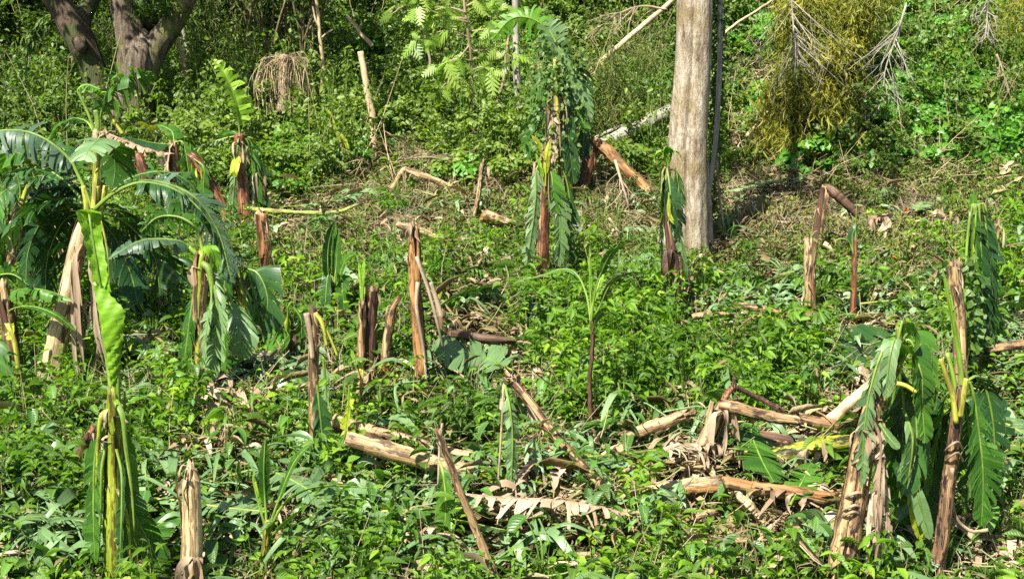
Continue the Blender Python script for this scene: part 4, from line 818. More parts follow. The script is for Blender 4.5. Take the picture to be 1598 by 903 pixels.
# lobed breadfruit-like sapling, top middle
def lobed_leaf(a, p, d, up, L, r):
    y = nrm(np.array(d)); x = nrm(np.cross(y, up)); z = np.cross(x, y); n = 7; rn = r.uniform(0, 1)
    mid = [p + y*L*u - z*0 + np.array([0, 0, -1])*L*.25*u*u for u in np.linspace(0, 1, n)]
    for sg in (-1, 1):
        for i in range(n-1):
            w = L*(.34, .42, .42, .36, .28, .16)[i]; q0, q1 = mid[i], mid[i+1]; tip = (q0+q1)/2 + x*sg*w + y*w*.55 - np.array([0, 0, 1])*w*.25; s1 = q0*.9+q1*.1 + (tip-q0)*.55 - y*w*.06; s2 = q1 + (tip-q1)*.6 + y*w*.06
            a.add([q0, q1, s2, tip, s1], [(0, 1, 2), (0, 2, 4), (4, 2, 3)], None, [[0, i/n, 0], [0, (i+1)/n, 0], [.6, (i+.8)/n, 0], [1, (i+.5)/n, 0], [.6, (i+.2)/n, 0]], rn)
t = Bn('lobed_leaf_tree', 'young tree with large yellow green lobed leaves near the top middle', 'tree', (705, 150), Y=27.5); r = np.random.default_rng(5)
t.petiole([(742, 260, .6), (738, 160, .4), (734, 80, .2), (724, 0, 0), (720, -80)], (2.6, 1.8), 'twig', 'trunk')
BR = [[(736, 60, .2), (700, 48), (660, 58), (642, 66)], [(735, 95, .2), (712, 92), (692, 100), (680, 104)], [(733, 70, .2), (716, 90, 0), (690, 100), (684, 101)], [(728, 20, 0), (700, 12), (672, 18), (655, 20)], [(730, 50, .2), (760, 45), (790, 40)], [(728, 10, 0), (760, -5), (790, 10)], [(733, 130, .1), (700, 128), (688, 140)], [(730, 35, 0), (640, 10), (612, 22)], [(729, 0, 0), (660, -10), (630, -5)], [(736, 80, .3), (775, 78), (800, 90)], [(728, 30, 0), (690, 25), (700, 40)], [(736, 110, .2), (755, 105), (770, 118)]]
for L in BR:
    t.petiole(L, (1.5, .8), 'twig', 'branch')
    for j in range(11):
        e = spline(t.ps(L), 12)[r.integers(3, 12)] + r.normal(0, .08, 3); a = Acc(); d = rdir(r, 1, -.9, .1)[0]; lobed_leaf(a, e, d*np.array([1, .8, 1]), np.array([0, -.6, .6])+r.normal(0, .6, 3), r.uniform(.22, .5), r); build(a, 'leaf', M['lobed'], t.o)

# ------------------------------------------------------------------ banana plants, left side
GP, GS = 'storm broken banana plants', 'snapped banana stumps'
# foreground plant with the bright folded new leaf
b = Bn('banana_plant', 'nearest plant at lower left, mottled green stem under a bright green folded leaf', 'banana plant', (180, 930), group=GP)
b.stem([(178, 930), (177, 840), (176, 760), (177, 690), (176, 630), (175, 605)], [15, 15, 14, 12, 10, 8], 'greenstem', jag=.05, sheaths=3, smat='greenstem')
b.petiole([(176, 640), (172, 590), (163, 530), (154, 460), (147, 440)], (5, 3), 'rib')
b.petiole([(184, 640, .02), (184, 580), (186, 520, 0), (188, 480)], (5, 2.5), 'rib')
b.sheet([[(118, 330), (130, 370), (139, 410), (146, 448)], [(158, 330, .04), (160, 370, .1), (166, 410, .05), (173, 456, .0)]], 'banbright', bow=-.10)
b.sheet([[(145, 446, -.06), (154, 490, -.08), (161, 530, -.08), (167, 550, -.06)], [(160, 446, .0), (180, 468, -.04), (194, 488, -.06), (191, 536, -.04)]], 'banbright', bow=.06, seed=3)
b.sheet([[(118, 330), (124, 332)], [(160, 336, .04), (161, 342, .1)]], 'banbright', bow=.1, nv=4, seed=5)
b.sheet([[(166, 540, -.05), (170, 580, -.05), (173, 605, -.03)], [(190, 530, -.03), (188, 575, 0), (181, 605, 0)]], 'banbright', bow=.08, seed=8)
for L, rr in (([(180, 625), (192, 650), (197, 700), (205, 760), (210, 830)], (6, 3)), ([(178, 760), (190, 775), (200, 820), (204, 880)], (5, 3)), ([(172, 640), (158, 650), (153, 700), (150, 760)], (5, 3)), ([(176, 835), (185, 850), (190, 900)], (5, 3.5)), ([(171, 680), (160, 720), (157, 800), (153, 880)], (4, 3))):
    b.petiole([(x, y, -.11 + .1*(i == 0)) for i, (x, y) in enumerate(L)], (rr[0]*.9, rr[1]*.45), 'greenstem' if rr[0] == 5 else 'rib')
b.leaf([(190, 650, .05), (196, 690, .12), (202, 760, .15), (200, 860, .1), (198, 930, .1)], 22, 'ban', droop=1.2, tear=.3, start=.02, roll=.6)
b.leaf([(168, 660, -.05), (150, 700, -.1), (146, 780, -.1), (148, 880, -.1)], 20, 'ban', droop=1.2, tear=.3, start=.05, roll=.9)
b.leaf([(182, 700, -.1), (190, 740, -.15), (190, 800, -.15), (186, 900, -.15)], 12, 'bandark', droop=1.2, tear=.5, start=.05)
b.leaf([(180, 720, .2), (205, 790, .25), (235, 850, .3), (262, 905, .3)], 30, 'ban', droop=.5, tear=.2, start=.1)
for yy in (635, 650, 682, 758): b.strips((178, yy, -.09), 2, 18, 'bandry', w=.012, spread=.07)
b.strips((176, 645, 0), 3, 45, 'bandry', w=.01)

b.petiole([(139, 334, -.05), (146, 380, -.09), (153, 420, -.06), (158, 450, -.02), (168, 500, -.06), (176, 545, -.03), (178, 600, 0)], (1.6, 3.2), 'rib', 'midrib')
# main crown behind it
b = Bn('banana_plant', 'banana plant with wide torn dark fronds and a thick leaning tan trunk at left', 'banana plant', (78, 600), group=GP)
b.stem([(78, 598), (90, 530), (106, 460), (118, 400), (128, 360), (138, 335)], [17, 16, 14.5, 12.5, 11, 10], 'cream', jag=.0, sheaths=4, smat='tan')
C0 = (145, 328)
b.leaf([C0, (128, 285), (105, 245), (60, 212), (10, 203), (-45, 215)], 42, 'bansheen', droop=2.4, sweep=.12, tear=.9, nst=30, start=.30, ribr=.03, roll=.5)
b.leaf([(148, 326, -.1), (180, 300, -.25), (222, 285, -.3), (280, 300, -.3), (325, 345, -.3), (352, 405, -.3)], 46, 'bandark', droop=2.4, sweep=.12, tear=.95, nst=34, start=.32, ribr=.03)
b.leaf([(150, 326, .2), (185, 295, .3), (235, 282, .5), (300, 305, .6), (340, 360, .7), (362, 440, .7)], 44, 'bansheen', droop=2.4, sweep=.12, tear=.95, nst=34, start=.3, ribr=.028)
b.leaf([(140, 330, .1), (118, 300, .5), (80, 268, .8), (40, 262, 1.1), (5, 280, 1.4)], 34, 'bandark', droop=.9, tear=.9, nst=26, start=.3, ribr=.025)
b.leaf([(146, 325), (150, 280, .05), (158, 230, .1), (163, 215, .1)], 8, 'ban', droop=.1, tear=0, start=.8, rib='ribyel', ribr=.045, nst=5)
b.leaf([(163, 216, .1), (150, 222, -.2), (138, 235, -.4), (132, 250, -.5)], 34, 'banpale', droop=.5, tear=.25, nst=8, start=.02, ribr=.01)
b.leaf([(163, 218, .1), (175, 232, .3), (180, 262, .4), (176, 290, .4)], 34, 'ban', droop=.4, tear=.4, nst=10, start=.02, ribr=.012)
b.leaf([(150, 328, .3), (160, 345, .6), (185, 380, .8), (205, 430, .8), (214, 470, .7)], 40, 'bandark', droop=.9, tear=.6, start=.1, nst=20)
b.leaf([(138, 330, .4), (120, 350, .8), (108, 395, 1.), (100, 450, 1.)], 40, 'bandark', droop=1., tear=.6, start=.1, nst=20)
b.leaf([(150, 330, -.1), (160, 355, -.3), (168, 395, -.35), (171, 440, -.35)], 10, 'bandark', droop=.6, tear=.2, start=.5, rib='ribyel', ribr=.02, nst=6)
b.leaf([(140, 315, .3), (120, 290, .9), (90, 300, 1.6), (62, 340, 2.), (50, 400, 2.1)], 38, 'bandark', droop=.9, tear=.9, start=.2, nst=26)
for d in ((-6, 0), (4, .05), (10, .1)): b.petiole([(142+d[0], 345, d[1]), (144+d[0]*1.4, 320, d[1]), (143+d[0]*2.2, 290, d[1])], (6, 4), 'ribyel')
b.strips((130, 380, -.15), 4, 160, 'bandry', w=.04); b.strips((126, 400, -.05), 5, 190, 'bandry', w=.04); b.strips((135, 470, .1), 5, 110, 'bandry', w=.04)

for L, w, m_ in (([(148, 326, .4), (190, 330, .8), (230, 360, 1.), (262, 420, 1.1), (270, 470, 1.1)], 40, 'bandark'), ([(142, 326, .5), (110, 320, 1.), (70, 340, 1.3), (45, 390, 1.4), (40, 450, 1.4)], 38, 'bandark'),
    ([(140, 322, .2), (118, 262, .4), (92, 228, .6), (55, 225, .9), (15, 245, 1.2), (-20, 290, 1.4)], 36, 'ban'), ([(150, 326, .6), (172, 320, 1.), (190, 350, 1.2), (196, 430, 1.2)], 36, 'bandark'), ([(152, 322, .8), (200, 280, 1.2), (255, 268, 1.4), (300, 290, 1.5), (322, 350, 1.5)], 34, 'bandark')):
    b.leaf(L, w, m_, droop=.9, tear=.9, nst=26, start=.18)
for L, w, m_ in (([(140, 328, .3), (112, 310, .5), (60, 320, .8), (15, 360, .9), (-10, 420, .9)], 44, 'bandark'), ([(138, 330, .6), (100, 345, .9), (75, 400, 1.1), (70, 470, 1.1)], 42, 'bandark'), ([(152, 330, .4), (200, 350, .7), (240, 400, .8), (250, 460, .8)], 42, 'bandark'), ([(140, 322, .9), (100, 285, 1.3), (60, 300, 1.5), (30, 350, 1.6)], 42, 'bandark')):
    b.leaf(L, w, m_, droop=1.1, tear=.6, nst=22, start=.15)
# upper crown in front of the rough barked tree
b = Bn('banana_plant', 'banana plant with pale split fronds standing before the rough barked tree', 'banana plant', (150, 520), dY=1.6, group=GP)
b.stem([(150, 520), (150, 400), (152, 300), (152, 215)], [12, 11, 9, 7], 'greenstem', jag=.02, sheaths=2)
b.leaf([(155, 215), (160, 170, 0), (178, 140, -.1), (205, 120, -.2), (243, 118, -.3)], 30, 'ban', droop=1.6, tear=.85, nst=26, start=.25, rib='rib', ribr=.025, roll=-.4)
b.leaf([(148, 205), (138, 178), (125, 150), (122, 140), (135, 132), (158, 140, -.1)], 16, 'ban', droop=.7, tear=.6, nst=14, start=.55, ribr=.03)
b.leaf([(148, 208), (135, 190, .3), (115, 185, .4), (92, 196, .4), (78, 222, .4)], 28, 'ban', droop=.8, tear=.7, nst=20, start=.25, ribr=.02)
b.leaf([(152, 208), (165, 208, -.3), (200, 222, -.5), (240, 236, -.6), (272, 240, -.6)], 15, 'bandry', droop=1.1, tear=.8, nst=24, start=.08, rib='ribdry', ribr=.022)
b.leaf([(152, 210, .3), (170, 230, .5), (190, 255, .6), (205, 275, .6)], 30, 'ban', droop=.7, tear=.2, nst=12, start=.1)
b.petiole([(152, 225), (152, 190), (149, 172)], (5, 4), 'rib'); b.petiole([(165, 165, .1), (175, 185, .1), (192, 210, .1)], (3, 3), 'ribyel')
b.strips((170, 205, -.3), 4, 60, 'bandry', w=.03); b.strips((158, 205, -.1), 4, 55, 'bandry', w=.03)

# yellow-leafed hung crown
b = Bn('banana_plant', 'collapsed banana plant with one yellow leaf left of the tilted red stem', 'banana plant', (275, 350), group=GP)
b.stem([(276, 350), (274, 300), (272, 250), (270, 222)], [10, 9, 8, 6], 'brown', jag=.05, sheaths=3, smat='red')
b.leaf([(270, 225), (250, 207), (232, 198), (212, 192)], 15, 'banyel', droop=.35, tear=.95, nst=16, start=.03, rib='ribyel', roll=-.5)
b.leaf([(272, 222), (268, 205, .1), (250, 196, .2), (236, 198, .2)], 16, 'ban', droop=.7, tear=.2, nst=8, start=.05)
b.leaf([(268, 226, -.1), (245, 224, -.2), (215, 218, -.3), (190, 212, -.4)], 16, 'bandark', droop=1.2, tear=.1, nst=10, start=.02)
b.leaf([(274, 222, -.1), (285, 222, -.2), (292, 250, -.25), (298, 300, -.25), (300, 330, -.25)], 20, 'ban', droop=1.4, tear=.9, nst=20, start=.08)
b.leaf([(270, 224, -.1), (262, 240, -.2), (258, 280, -.2), (260, 330, -.2)], 16, 'bandry', droop=1.4, tear=.9, nst=16, start=.1, rib='ribdry')
b.leaf([(274, 224, .1), (294, 215, .2), (300, 260, .3), (306, 330, .3)], 22, 'ban', droop=1.3, tear=.8, nst=20, start=.1)

# vertical leaf plant
b = Bn('banana_plant', 'banana plant with one upright leaf above a skirt of hanging torn leaves', 'banana plant', (382, 345), group=GP)
b.stem([(384, 345), (380, 290), (375, 250), (374, 208)], [11, 10, 9, 6], 'red', jag=.0, sheaths=3)
b.leaf([(374, 212), (373, 195), (371, 170), (362, 140), (350, 115), (334, 94)], 22, 'banbright', droop=.45, tear=.85, nst=20, start=.12, ribr=.018, vee=-.4, roll=-.9)
b.leaf([(373, 212), (355, 215, 0), (330, 222, -.1), (304, 232, -.1)], 20, 'banpale', droop=.9, tear=.5, nst=14, start=.2, rib='ribyel', ribr=.02)
b.leaf([(372, 210), (360, 205, .2), (345, 215, .3)], 16, 'ban', droop=.6, tear=.2, nst=8, start=.05)
for x, m_, w in ((384, 'bandark', 20), (394, 'ban', 22), (368, 'banpale', 16), (402, 'bandark', 20), (376, 'ban', 16)):
    dd = -.2 + .08*((x*7) % 5); b.leaf([(374, 214), (376+(x-376)*.6, 222, dd), (x, 262, dd), (x+(x-380)*.3, 305, dd), (x+(x-380)*.4, 343, dd)], w, m_, droop=1.4, tear=.9, nst=20, start=.1)
b.leaf([(372, 236), (366, 262, -.3), (366, 275, -.3)], 12, 'banyel', droop=1, tear=.2, nst=6, start=.05)
b.strips((374, 222, -.15), 5, 38, 'dark' if False else 'bandry', w=.025); b.strips((403, 270, 0), 3, 60, 'bandry', w=.02)
# tilted red stems
b = Bn('banana_stump', 'reddish brown stem tilted right of the yellow leaf plant', 'banana stump', (358, 350), group=GS)
b.stem([(358, 350), (345, 318), (325, 280), (305, 250), (298, 243)], [8.5, 8, 7.5, 7, 5], 'red', jag=.1, sheaths=3)
b.leaf([(303, 248, -.1), (318, 262, -.2), (318, 295, -.2), (322, 325, -.2)], 14, 'ban', droop=1.3, tear=.8, start=.1, nst=14); b.strips((306, 252, -.1), 4, 30, 'banyel', w=.02)
b = Bn('banana_stump', 'short reddish stem tilted under the dry frond before the rough barked tree', 'banana stump', (242, 310), group=GS)
b.stem([(245, 315), (232, 285), (218, 250), (212, 243)], [8.5, 8, 7.5, 6], 'red', jag=.12, sheaths=2)

# middle left plant with arching fronds
b = Bn('banana_plant', 'banana plant with two arching fronds and pale hanging leaves round a yellow brown stem', 'banana plant', (308, 625), group=GP)
b.stem([(308, 622), (309, 560), (311, 500), (312, 440), (314, 410), (317, 392)], [10.5, 10.5, 10, 9.5, 9, 7], 'greenstem', jag=.02, sheaths=4, smat='brown')
b.leaf([(317, 400), (312, 370), (300, 350, -.1), (275, 338, -.1), (245, 340, -.1), (220, 362, -.1)], 28, 'ban', droop=2.0, sweep=.1, tear=.8, nst=24, start=.3, ribr=.026, rib='rib')
b.leaf([(316, 412), (308, 396), (292, 382), (265, 374, -.15), (220, 376, -.3), (168, 404, -.4)], 20, 'bansheen', droop=1.6, sweep=.1, tear=.35, nst=20, start=.2, ribr=.02)
b.leaf([(320, 400, 0), (322, 385), (328, 388, -.1), (334, 405, -.1), (332, 425, -.1)], 14, 'banbright', droop=.6, tear=.1, nst=8, start=.2, ribr=.02)
b.petiole([(316, 415), (308, 398), (295, 386)], (5, 4), 'rib'); b.petiole([(316, 412, -.1), (326, 420, -.15), (332, 450, -.15), (334, 480, -.15)], (6, 4), 'rib')
b.leaf([(318, 414), (326, 425, .1), (336, 470, .15), (350, 530, .15), (352, 580, .15)], 34, 'ban', droop=1.1, tear=.9, nst=24, start=.15)
b.leaf([(320, 412), (333, 440, -.15), (340, 480, -.2), (337, 540, -.2), (330, 592, -.2)], 26, 'banpale', droop=1.2, tear=.95, nst=22, start=.1)
b.leaf([(316, 416), (304, 450, .1), (296, 500, 0), (288, 560, 0), (284, 590, 0)], 26, 'ban', droop=1.1, tear=.6, nst=14, start=.3)
b.leaf([(318, 416), (345, 440, .2), (372, 490, .2), (380, 520, .1), (372, 555, .1)], 28, 'banpale', droop=.6, tear=.3, nst=10, start=.45)
b.leaf([(318, 416), (330, 455, -.2), (322, 520, -.3), (316, 575, -.3)], 18, 'banpale', droop=1.2, tear=.8, nst=16, start=.35)
b.strips((312, 590, -.1), 4, 50, 'bandry', w=.03); b.strips((312, 420, -.1), 4, 40, 'bandry', w=.025)
# big grey green fan frond in the middle left
b = Bn('banana_plant', 'banana plant in the left shade with a broad fan of finely split dark leaf', 'banana plant', (245, 470), dY=-.6, group=GP)
b.stem([(253, 470), (253, 440), (252, 412)], [10, 10, 8], 'tan', jag=.15, sheaths=3)
b.leaf([(252, 430, .1), (235, 440, 0), (215, 452, -.2), (200, 475, -.35), (192, 520, -.4), (186, 560, -.4)], 52, 'ban', droop=.5, tear=.95, nst=34, start=.15, vee=.1, roll=.9, sweep=.7)
b.leaf([(253, 425, .2), (245, 400, .3), (225, 390, .5), (205, 410, .6), (195, 460, .6)], 40, 'bandark', droop=.8, tear=.3, nst=16, start=.1)
b.leaf([(253, 425, .2), (270, 400, .3), (290, 420, .4), (305, 470, .4), (300, 520, .4)], 36, 'bandark', droop=.9, tear=.4, nst=16, start=.1)
b = Bn('banana_stump', 'dark brown slim stem standing in shade behind the fan leaf', 'banana stump', (222, 455), dY=1, group=GS)
b.stem([(222, 460), (222, 420), (223, 392)], [6, 6, 5], 'dark', jag=.1, sheaths=2)
# far left crown with dead skirt
b = Bn('banana_plant', 'banana plant at the left edge with a dried brown collar under drooping dark fronds', 'banana plant', (22, 470), dY=.8, group=GP)
b.stem([(12, 500), (18, 430), (26, 370), (28, 335), (32, 318)], [12, 11.5, 11, 9, 7], 'brown', jag=.02, sheaths=3)
b.strips((27, 345, -.1), 9, 70, 'bandry', w=.05, spread=.12)
b.leaf([(32, 322), (30, 285), (18, 262), (0, 255), (-30, 268)], 30, 'bandark', droop=.8, tear=.9, nst=20, start=.25)
b.leaf([(34, 320), (42, 290), (58, 275), (85, 280, -.2), (112, 300, -.3)], 30, 'bandark', droop=.9, tear=.9, nst=20, start=.25)
b.leaf([(30, 322), (20, 300), (5, 300, -.3), (-12, 330, -.5), (-20, 370, -.5)], 30, 'ban', droop=.9, tear=.9, nst=20, start=.2)
b.leaf([(34, 320, .2), (55, 310, .3), (75, 330, .4), (88, 380, .4), (92, 430, .4)], 34, 'bandark', droop=1., tear=.7, nst=20, start=.2)
b.leaf([(32, 322, .2), (48, 330, .3), (56, 370, .3), (54, 420, .3)], 26, 'bandark', droop=1.2, tear=.5, nst=14, start=.2)
b.petiole([(30, 335), (38, 305), (46, 285)], (5, 3), 'ribyel'); b.strips((75, 330, .2), 6, 60, 'bandry', w=.04, spread=.3)
b = Bn('banana_plant', 'dark banana plant deep in shade between the left edge crown and the leaning cream stem', 'banana plant', (70, 430), dY=1.6, group=GP); b.stem([(72, 470), (72, 400), (70, 340)], [12, 11, 9], 'dark', sheaths=3, jag=.02)
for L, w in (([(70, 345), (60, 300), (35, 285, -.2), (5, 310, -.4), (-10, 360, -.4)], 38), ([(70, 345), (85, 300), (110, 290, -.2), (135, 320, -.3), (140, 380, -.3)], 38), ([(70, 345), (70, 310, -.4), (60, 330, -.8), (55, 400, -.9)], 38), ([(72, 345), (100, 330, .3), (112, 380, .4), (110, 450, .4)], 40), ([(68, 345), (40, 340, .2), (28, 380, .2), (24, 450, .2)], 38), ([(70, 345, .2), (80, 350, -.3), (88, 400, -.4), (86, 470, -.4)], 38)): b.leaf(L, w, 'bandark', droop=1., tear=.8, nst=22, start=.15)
# left edge low fronds
b = Bn('banana_plant', 'stump at the left edge with yellowed sheath and two low ridged fronds', 'banana plant', (22, 600), group=GP)
b.stem([(24, 600), (18, 540), (12, 490), (4, 440)], [12, 12, 11, 9], 'brown', jag=.1, sheaths=4, smat='dark')
b.leaf([(8, 470), (20, 456), (45, 450, -.1), (80, 455, -.2), (112, 468, -.3)], 17, 'ban', droop=2.4, sweep=.05, tear=.4, nst=22, start=.05, ribr=.014)
b.leaf([(0, 500), (20, 482, -.1), (50, 478, -.3), (85, 490, -.4), (118, 516, -.4)], 12, 'ban', droop=.6, tear=.1, nst=16, start=.35, rib='rib')
b.leaf([(4, 450, .1), (-5, 432, 0), (20, 428, -.1), (45, 445, -.2)], 18, 'ban', droop=.8, tear=.8, nst=12, start=.2)
b.petiole([(12, 505, -.2), (22, 530, -.25), (28, 570, -.25), (32, 600, -.2)], (4, 3.4), 'ribyel'); b.leaf([(8, 505, -.15), (16, 512, -.2), (14, 530, -.25)], 9, 'banyel', droop=.8, tear=.2, nst=5, start=.05)
b.leaf([(-10, 520, -.8), (-6, 540, -1.), (2, 600, -1.1), (6, 660, -1.1)], 30, 'ban', droop=.9, tear=.2, nst=12, start=.05)
# second stem group right of the arching plant
b = Bn('banana_plant', 'banana plant with dark drooping leaves just right of the pale hanging leaves', 'banana plant', (398, 570), dY=.6, group=GP)
b.stem([(392, 545), (385, 500), (376, 450), (370, 420)], [8, 8, 7.5, 6], 'tan', jag=.1, sheaths=3, smat='greenstem')
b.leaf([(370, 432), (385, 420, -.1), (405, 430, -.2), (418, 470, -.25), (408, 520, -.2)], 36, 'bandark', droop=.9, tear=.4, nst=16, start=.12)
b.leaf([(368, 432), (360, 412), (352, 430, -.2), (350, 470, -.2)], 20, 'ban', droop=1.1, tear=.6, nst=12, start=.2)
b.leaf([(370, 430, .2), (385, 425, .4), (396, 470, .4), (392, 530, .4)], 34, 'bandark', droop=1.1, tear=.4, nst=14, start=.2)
b.leaf([(372, 430, -.1), (382, 460, -.2), (396, 490, -.25), (404, 520, -.2)], 14, 'ban', droop=.4, tear=.1, nst=10, start=.45)
b.petiole([(372, 445), (373, 425), (374, 415)], (7, 6), 'ribyel'); b.petiole([(368, 440), (362, 450), (360, 480)], (4, 3), 'rib')

# ------------------------------------------------------------------ snapped stumps
def stump(label, foot, L, r, mat='brown', cat='banana stump', name='banana_stump', sheaths=3, smat=None, jag=.15, dY=0., **kw):
    b = Bn(name, label, cat, foot, dY=dY, group=GS if cat == 'banana stump' else None); b.stem(L, r, mat, sheaths=sheaths, smat=smat, jag=jag, **kw)
    if cat == 'banana stump' and len(L) > 2: q = L[-1]; b.strips((q[0], q[1]+6, -.03), 3, 42, 'ribdry' if mat in ('dark', 'red') else 'bandry', w=.016, spread=.09); b.strips((L[-2][0], L[-2][1], -.05), 2, 34, 'ribdry', w=.012, spread=.1)
    return b
b = stump('upright orange brown stump with a flat torn top, left of the fan of fallen sticks', (418, 438), [(418, 438), (415, 400), (411, 360), (409, 332)], [9.5, 10, 9.5, 9], 'orange', smat='red', jag=.12, sheaths=4)
b.strips((411, 330, 0), 2, 30, 'bandry', w=.025)
b = stump('slim dark stump with yellow strips hanging from its top, left of the crossed logs', (500, 800), [(498, 800), (494, 740), (491, 660), (490, 580), (491, 520), (490, 487)], [9, 9, 8.5, 8, 8, 7.5], 'dark', smat='tan', jag=.12, sheaths=5, dY=1.2)
b.petiole([(488, 560, -.1), (484, 520, -.1), (478, 488, -.1)], (4, 5), 'twig', 'sheath'); b.petiole([(492, 488, -.1), (503, 505, -.12), (510, 540, -.12)], (4, 2.5), 'ribyel', 'dry_strip'); b.petiole([(493, 490, -.1), (512, 520, -.1), (527, 556, -.1)], (2.5, 2), 'ribyel', 'dry_strip')
b = stump('thick brown flat topped stump beside a yellow green sprout, centre left', (577, 592), [(575, 592), (575, 540), (577, 490), (578, 450)], [13, 12.5, 11, 10], 'brown', sheaths=4, smat='dark', jag=.06)
b = Bn('banana_sprout', 'narrow stem with a yellow green sprout against the thick flat topped stump', 'banana stump', (566, 592), dY=-.15, group=GS)
b.stem([(563, 590), (563, 550), (565, 500), (565, 470)], [7, 7, 6, 4], 'brown', sheaths=2, jag=.05); b.leaf([(565, 490), (565, 450), (563, 428), (560, 410)], 5, 'banbright', droop=.1, tear=.1, nst=6, start=.2); b.leaf([(566, 470), (567, 430), (569, 404)], 4, 'banbright', droop=.1, tear=.1, nst=6, start=.3)
b = stump('low bent reddish stump between the flat topped stump and the tall spike', (602, 592), [(601, 590), (602, 550), (607, 510), (614, 480), (622, 466)], [8, 8, 7.5, 6, 3], 'red', sheaths=3, smat='brown', jag=.1)
b = stump('tall pointed brown spike of a stump left of the centre', (664, 628), [(661, 628), (657, 570), (652, 500), (648, 440), (647, 390), (645, 345)], [10, 10, 9.5, 9, 7.5, 2.5], 'brown', smat='orange', sheaths=5, jag=.08, dY=.3)
for L in ([(650, 400, -.1), (668, 450, -.1), (684, 510, -.1), (692, 545)], [(652, 440, -.12), (650, 480, -.14), (660, 540, -.14), (668, 620, -.1)], [(648, 440, .1), (640, 420, .2), (646, 480, .1), (655, 590, .1)]): b.petiole(L, (3.4, 2), 'twig', 'dry_strip')
b = stump('short dark stump where a fallen black stem snapped off, beside the tall spike', (694, 560), [(694, 560), (692, 530), (688, 505), (690, 492)], [9, 9, 8, 6], 'dark', sheaths=3, jag=.15)
b.petiole([(690, 500), (682, 470), (672, 440)], (5, 3), 'dark' if False else 'twig', 'sheath')
b = stump('black wet fallen stem lying to the right of the tall spike', (740, 578), [(700, 521, -.1), (730, 524), (765, 529), (802, 531, .1)], [8, 8.5, 8, 6], 'dark', cat='log', name='fallen_log', sheaths=2, jag=.1, sink=0)
b = stump('far stem folded over like a tent, dark post with long orange top leaning right', (908, 308), [(906, 308), (912, 280), (920, 245), (925, 220)], [8.5, 9, 9.5, 8], 'dark', sheaths=4, smat='red', jag=.12)
b.stem([(928, 218, -.1), (950, 237, -.2), (975, 262, -.3), (1000, 285, -.35), (1020, 305, -.4)], [7, 9.5, 8.5, 8, 6.5], 'orange', sheaths=2, jag=.08, sink=0, name='bent_top')
b.strips((924, 228, 0), 3, 55, 'ribdry', w=.03)
b = stump('slim tan stem folded over at a sharp bend on the far bank, left of centre', (607, 302), [(600, 312), (614, 290), (628, 268), (634, 263)], [5.5, 5.5, 5.5, 5], 'tan', sheaths=1, jag=.0, sink=0)
b.stem([(632, 264, 0), (655, 272, -.1), (685, 284, -.2), (712, 298, -.25)], [5, 5.5, 5, 4], 'tan', sheaths=1, jag=.05, sink=0, name='bent_top')
b = stump('tan stump with a smooth blunt top left of the thin upright sapling on the right', (1268, 505), [(1266, 505), (1264, 460), (1263, 410), (1263, 376)], [9.5, 9, 8.5, 7.5], 'tan', sheaths=3, smat='brown', jag=.1)
b.stem([(1276, 505, .1), (1272, 470, .1), (1268, 440, .1)], [6, 5, 3], 'dark', sheaths=1, name='side_sheath')
b = stump('tall pale stem snapped and folded to the right behind the blunt topped stump', (1275, 410), [(1272, 420), (1276, 370), (1283, 325), (1289, 292)], [8, 8, 8, 7], 'tan', sheaths=3, smat='dark', jag=.06, dY=.2)
b.stem([(1289, 291, 0), (1302, 300, -.1), (1318, 315, -.15), (1338, 334, -.2)], [6, 8, 7, 6.5], 'dark', sheaths=1, jag=.08, sink=0, name='bent_top')
b.petiole([(1285, 380, -.2), (1300, 390, -.25), (1318, 410, -.3), (1330, 428, -.3)], (5, 3), 'tanpole', 'sheath')
b = stump('stubby torn brown stump in front of the foot of the pale trunk', (1088, 470), [(1088, 470), (1087, 445), (1087, 416)], [9, 9.5, 8.5], 'brown', sheaths=4, jag=.12)
b = stump('foreground cream stump with a pointed top at lower left', (298, 925), [(300, 925), (300, 850), (299, 780), (298, 745), (298, 724)], [17, 16.5, 15, 13, 4.5], 'cream', sheaths=4, jag=.06)
b.strips((306, 870, -.15), 4, 60, 'bandry', w=.04)
b = stump('short leaning dark red stump in the weeds at lower left', (108, 748), [(108, 748), (122, 715), (135, 686), (145, 668)], [8, 8, 7, 5], 'red', sheaths=2, smat='dark', jag=.1, sink=.1)
b = stump('pinkish stub at the left end of the two crossed logs', (528, 755), [(526, 755), (529, 725), (533, 695)], [10, 10, 9], 'orange', sheaths=3, jag=.06, dY=.3)
b = stump('brown papery stump behind the slim dark stump at lower left of centre', (482, 780), [(484, 780), (487, 740), (489, 705)], [9, 9, 8], 'tan', sheaths=3, jag=.08, dY=1.)
b = stump('thin brown stem standing among leaves on the far bank, left of the hanging crown', (740, 342), [(740, 342), (746, 310), (751, 275), (755, 250)], [4.5, 4, 3.5, 2], 'brown', sheaths=1, jag=.05)
b = stump('broad brown stump under the fan leaf in the left shade', (268, 470), [(252, 470), (252, 440), (252, 415)], [11, 11, 10], 'brown', sheaths=4, jag=.1, dY=.4)
b = stump('short torn stump in shade left of the two upright stumps', (455, 575), [(455, 575), (456, 550), (457, 530)], [7, 7, 6], 'dark', sheaths=2, jag=.1)
b = stump('small dark stub left of the thick flat topped stump', (430, 512), [(519, 520), (520, 495), (520, 470)], [4, 4, 3], 'dark', sheaths=1, jag=.05)
b = stump('thin brown post behind the dark hanging leaves at the right edge', (1555, 430), [(1555, 430), (1556, 390), (1557, 345)], [4.5, 4, 3], 'brown', sheaths=1, jag=.05)
